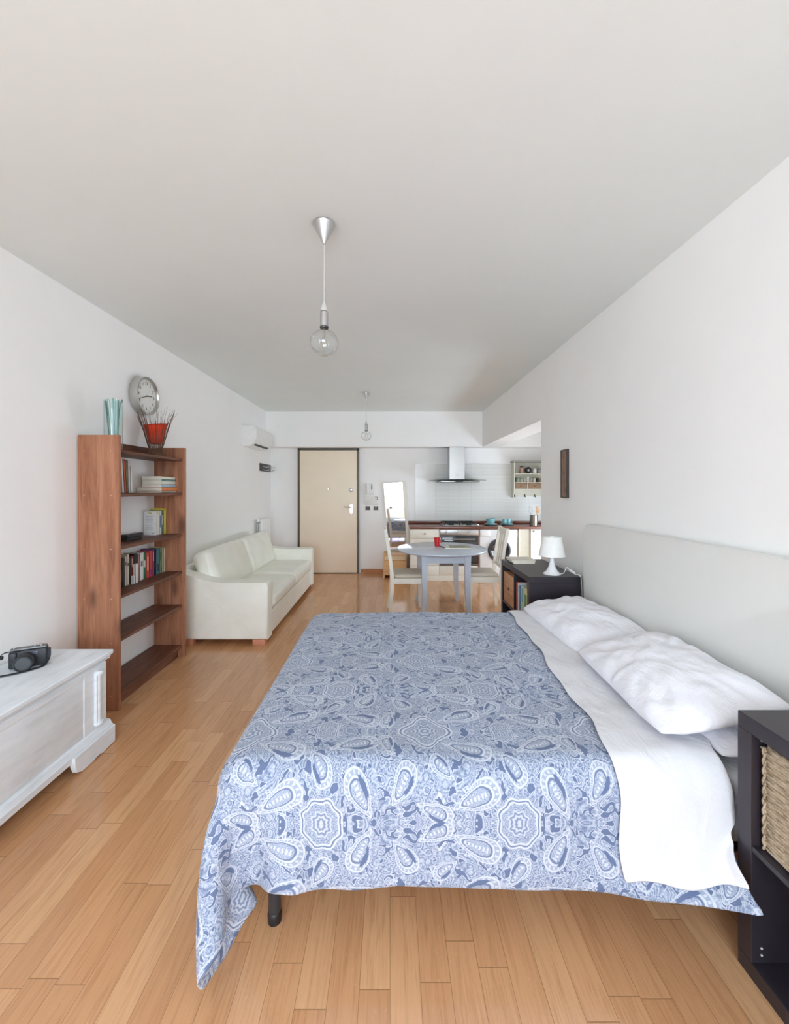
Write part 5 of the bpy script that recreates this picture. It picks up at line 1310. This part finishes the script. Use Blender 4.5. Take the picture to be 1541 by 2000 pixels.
sw = MB().soft(-.011, .011, -.03, .03, -.008, .008, .006, n=6, mat=Matrix.Translation((1.425, 3.195, LZ + .024)) @ Matrix.Rotation(R(18), 4, 'Z') @ Matrix.Rotation(R(18), 4, 'X')).build('inline_switch', M_WHITE, lp)
for k, (z, x0_, x1_, lb) in enumerate(((.0, 1.105, 1.30, 'lower'), (.0155, 1.09, 1.305, 'upper'))):
    book(lb + ' white book of the two lying on the far dark shelf unit', x0_, x1_, 3.655, 3.86 - k * .01, .7655 + z, .7655 + z + .015, (232, 228, 216), '+X' if k == 2 else '-X', 'white books on the far shelf unit')

# narrow picture on the right wall
pc = thing('wall_picture', 'tall narrow brown picture in a dark frame on the right wall', 'picture', (XR, 3.51, 1.36))
m = MB(); m.box(XR - .022, XR - .001, 3.450, 3.459, 1.36, 1.774); m.box(XR - .022, XR - .001, 3.563, 3.572, 1.36, 1.774); m.box(XR - .022, XR - .001, 3.459, 3.563, 1.765, 1.774); m.box(XR - .022, XR - .001, 3.459, 3.563, 1.36, 1.369)
m.build('picture_frame', plain((64, 54, 50), .5), pc)
m_, p, g = base_mat('carved_panel', (.3, .2, .12, 1), .6); nz = g.noise(g.mapping(g.coord(), (1, 1.2, .6)), 30, 5, .7, 1.2)
g.nt.links.new(g.ramp(nz, [(.32, lin((84, 66, 58))), (.5, lin((136, 108, 88))), (.62, lin((160, 118, 92))), (.72, lin((176, 160, 124)))]), p.inputs['Base Color'])
MB().box(XR - .016, XR - .002, 3.4595, 3.5625, 1.3695, 1.7645).build('picture_panel', m_, pc)
m = MB(); m.box(XR - .017, XR - .0162, 3.462, 3.465, 1.373, 1.761); m.box(XR - .017, XR - .0162, 3.557, 3.560, 1.373, 1.761); m.box(XR - .017, XR - .0162, 3.465, 3.557, 1.373, 1.377); m.build('inner_line', plain((196, 182, 150), .5), pc)

# ------------------------------------------------------------ pendant lamps
M_BULB = thin_glass('bulb_glass', (.97, .985, .985, 1), 1.5, .0, 2.4)
def pendant(x, y, label, metal):
    t = thing('pendant_lamp', label, 'pendant lamp', (x, y, 2.1), 'bare-bulb pendant lamps')
    MB().lathe((x, y, CEIL), [(0, -.001), (.051, -.001), (.052, -.004), (.0515, -.007), (.008, -.092), (.007, -.098), (0, -.098)], 48).build('ceiling_canopy', metal, t)
    MB().tube([(x, y, CEIL - .098), (x, y, 2.325)], .0022, 8).build('cord', plain((200, 200, 198), .5), t)
    s = MB().lathe((x, y, 2.21), [(0, 0), (.0195, 0), (.0195, .068), (.016, .070), (0, .070)], 32).build('lamp_holder', metal, t)
    MB().lathe((x, y, 2.281), [(.018, 0), (.014, .024), (.006, .04), (.004, .046), (0, .046)], 24).build('holder_cap', plain((214, 214, 212), .3, .4), s)
    MB().lathe((x, y, 2.204), [(0, -.004), (.019, -.004), (.0205, 0), (.0205, .0055), (0, .0055)], 32).build('socket_ring', plain((70, 70, 70), .3, .6), s)
    pr_ = [(.013, 2.200)] + [(.068 * sin(a), 2.132 + .062 * cos(a)) for a in [R(14 + 166 * i / 24) for i in range(25)]]
    pr_[-1] = (0, 2.07)
    b = MB().lathe((x, y, 0), pr_, 48).build('glass_bulb', M_BULB, t)
    m = MB(); m.lathe((x, y, 0), [(0, 2.200), (.008, 2.198), (.006, 2.165), (.003, 2.150), (0, 2.149)], 16); m.build('glass_stem', thin_glass('stem_glass', (.95, .95, .93, 1), 1.45, 0, 1.5) if 'stem_glass' not in bpy.data.materials else bpy.data.materials['stem_glass'], b)
    m = MB(); q = []
    for i in range(9): q.append((x + (.020 if i % 2 else .008) * cos(i * .8), y + (.020 if i % 2 else .008) * sin(i * .8), 2.16 - (.035 if i % 2 else 0)))
    m.tube(q, .0006, 4); m.build('filament', plain((120, 110, 90), .4, .8), b)
    return t
M_CONE = plain((210, 210, 212), .22, 1.0, .5, .03)
pendant(-.314, 1.942, 'chrome cone pendant with a clear globe bulb, nearer of the two, above the bed foot', M_CONE)
pendant(-.314, 5.37, 'smaller-looking chrome pendant with a clear bulb near the entrance door', M_CONE)

# purple planter on the balcony, seen in the mirror
pb = thing('planter_box', 'pale purple planter box outside the window, seen only in the mirror', 'planter', (.2, YB - 1.0, .78))
MB().box(.02, .46, YB - 1.1, YB - .95, .80, .93, .01).build('planter_body', plain((170, 130, 210), .5), pb)
m = MB()
for x in (.06, .42): m.box(x - .015, x + .015, YB - 1.06, YB - 1.0, -.02, .80)
m.build('stand', M_WHITE, pb)
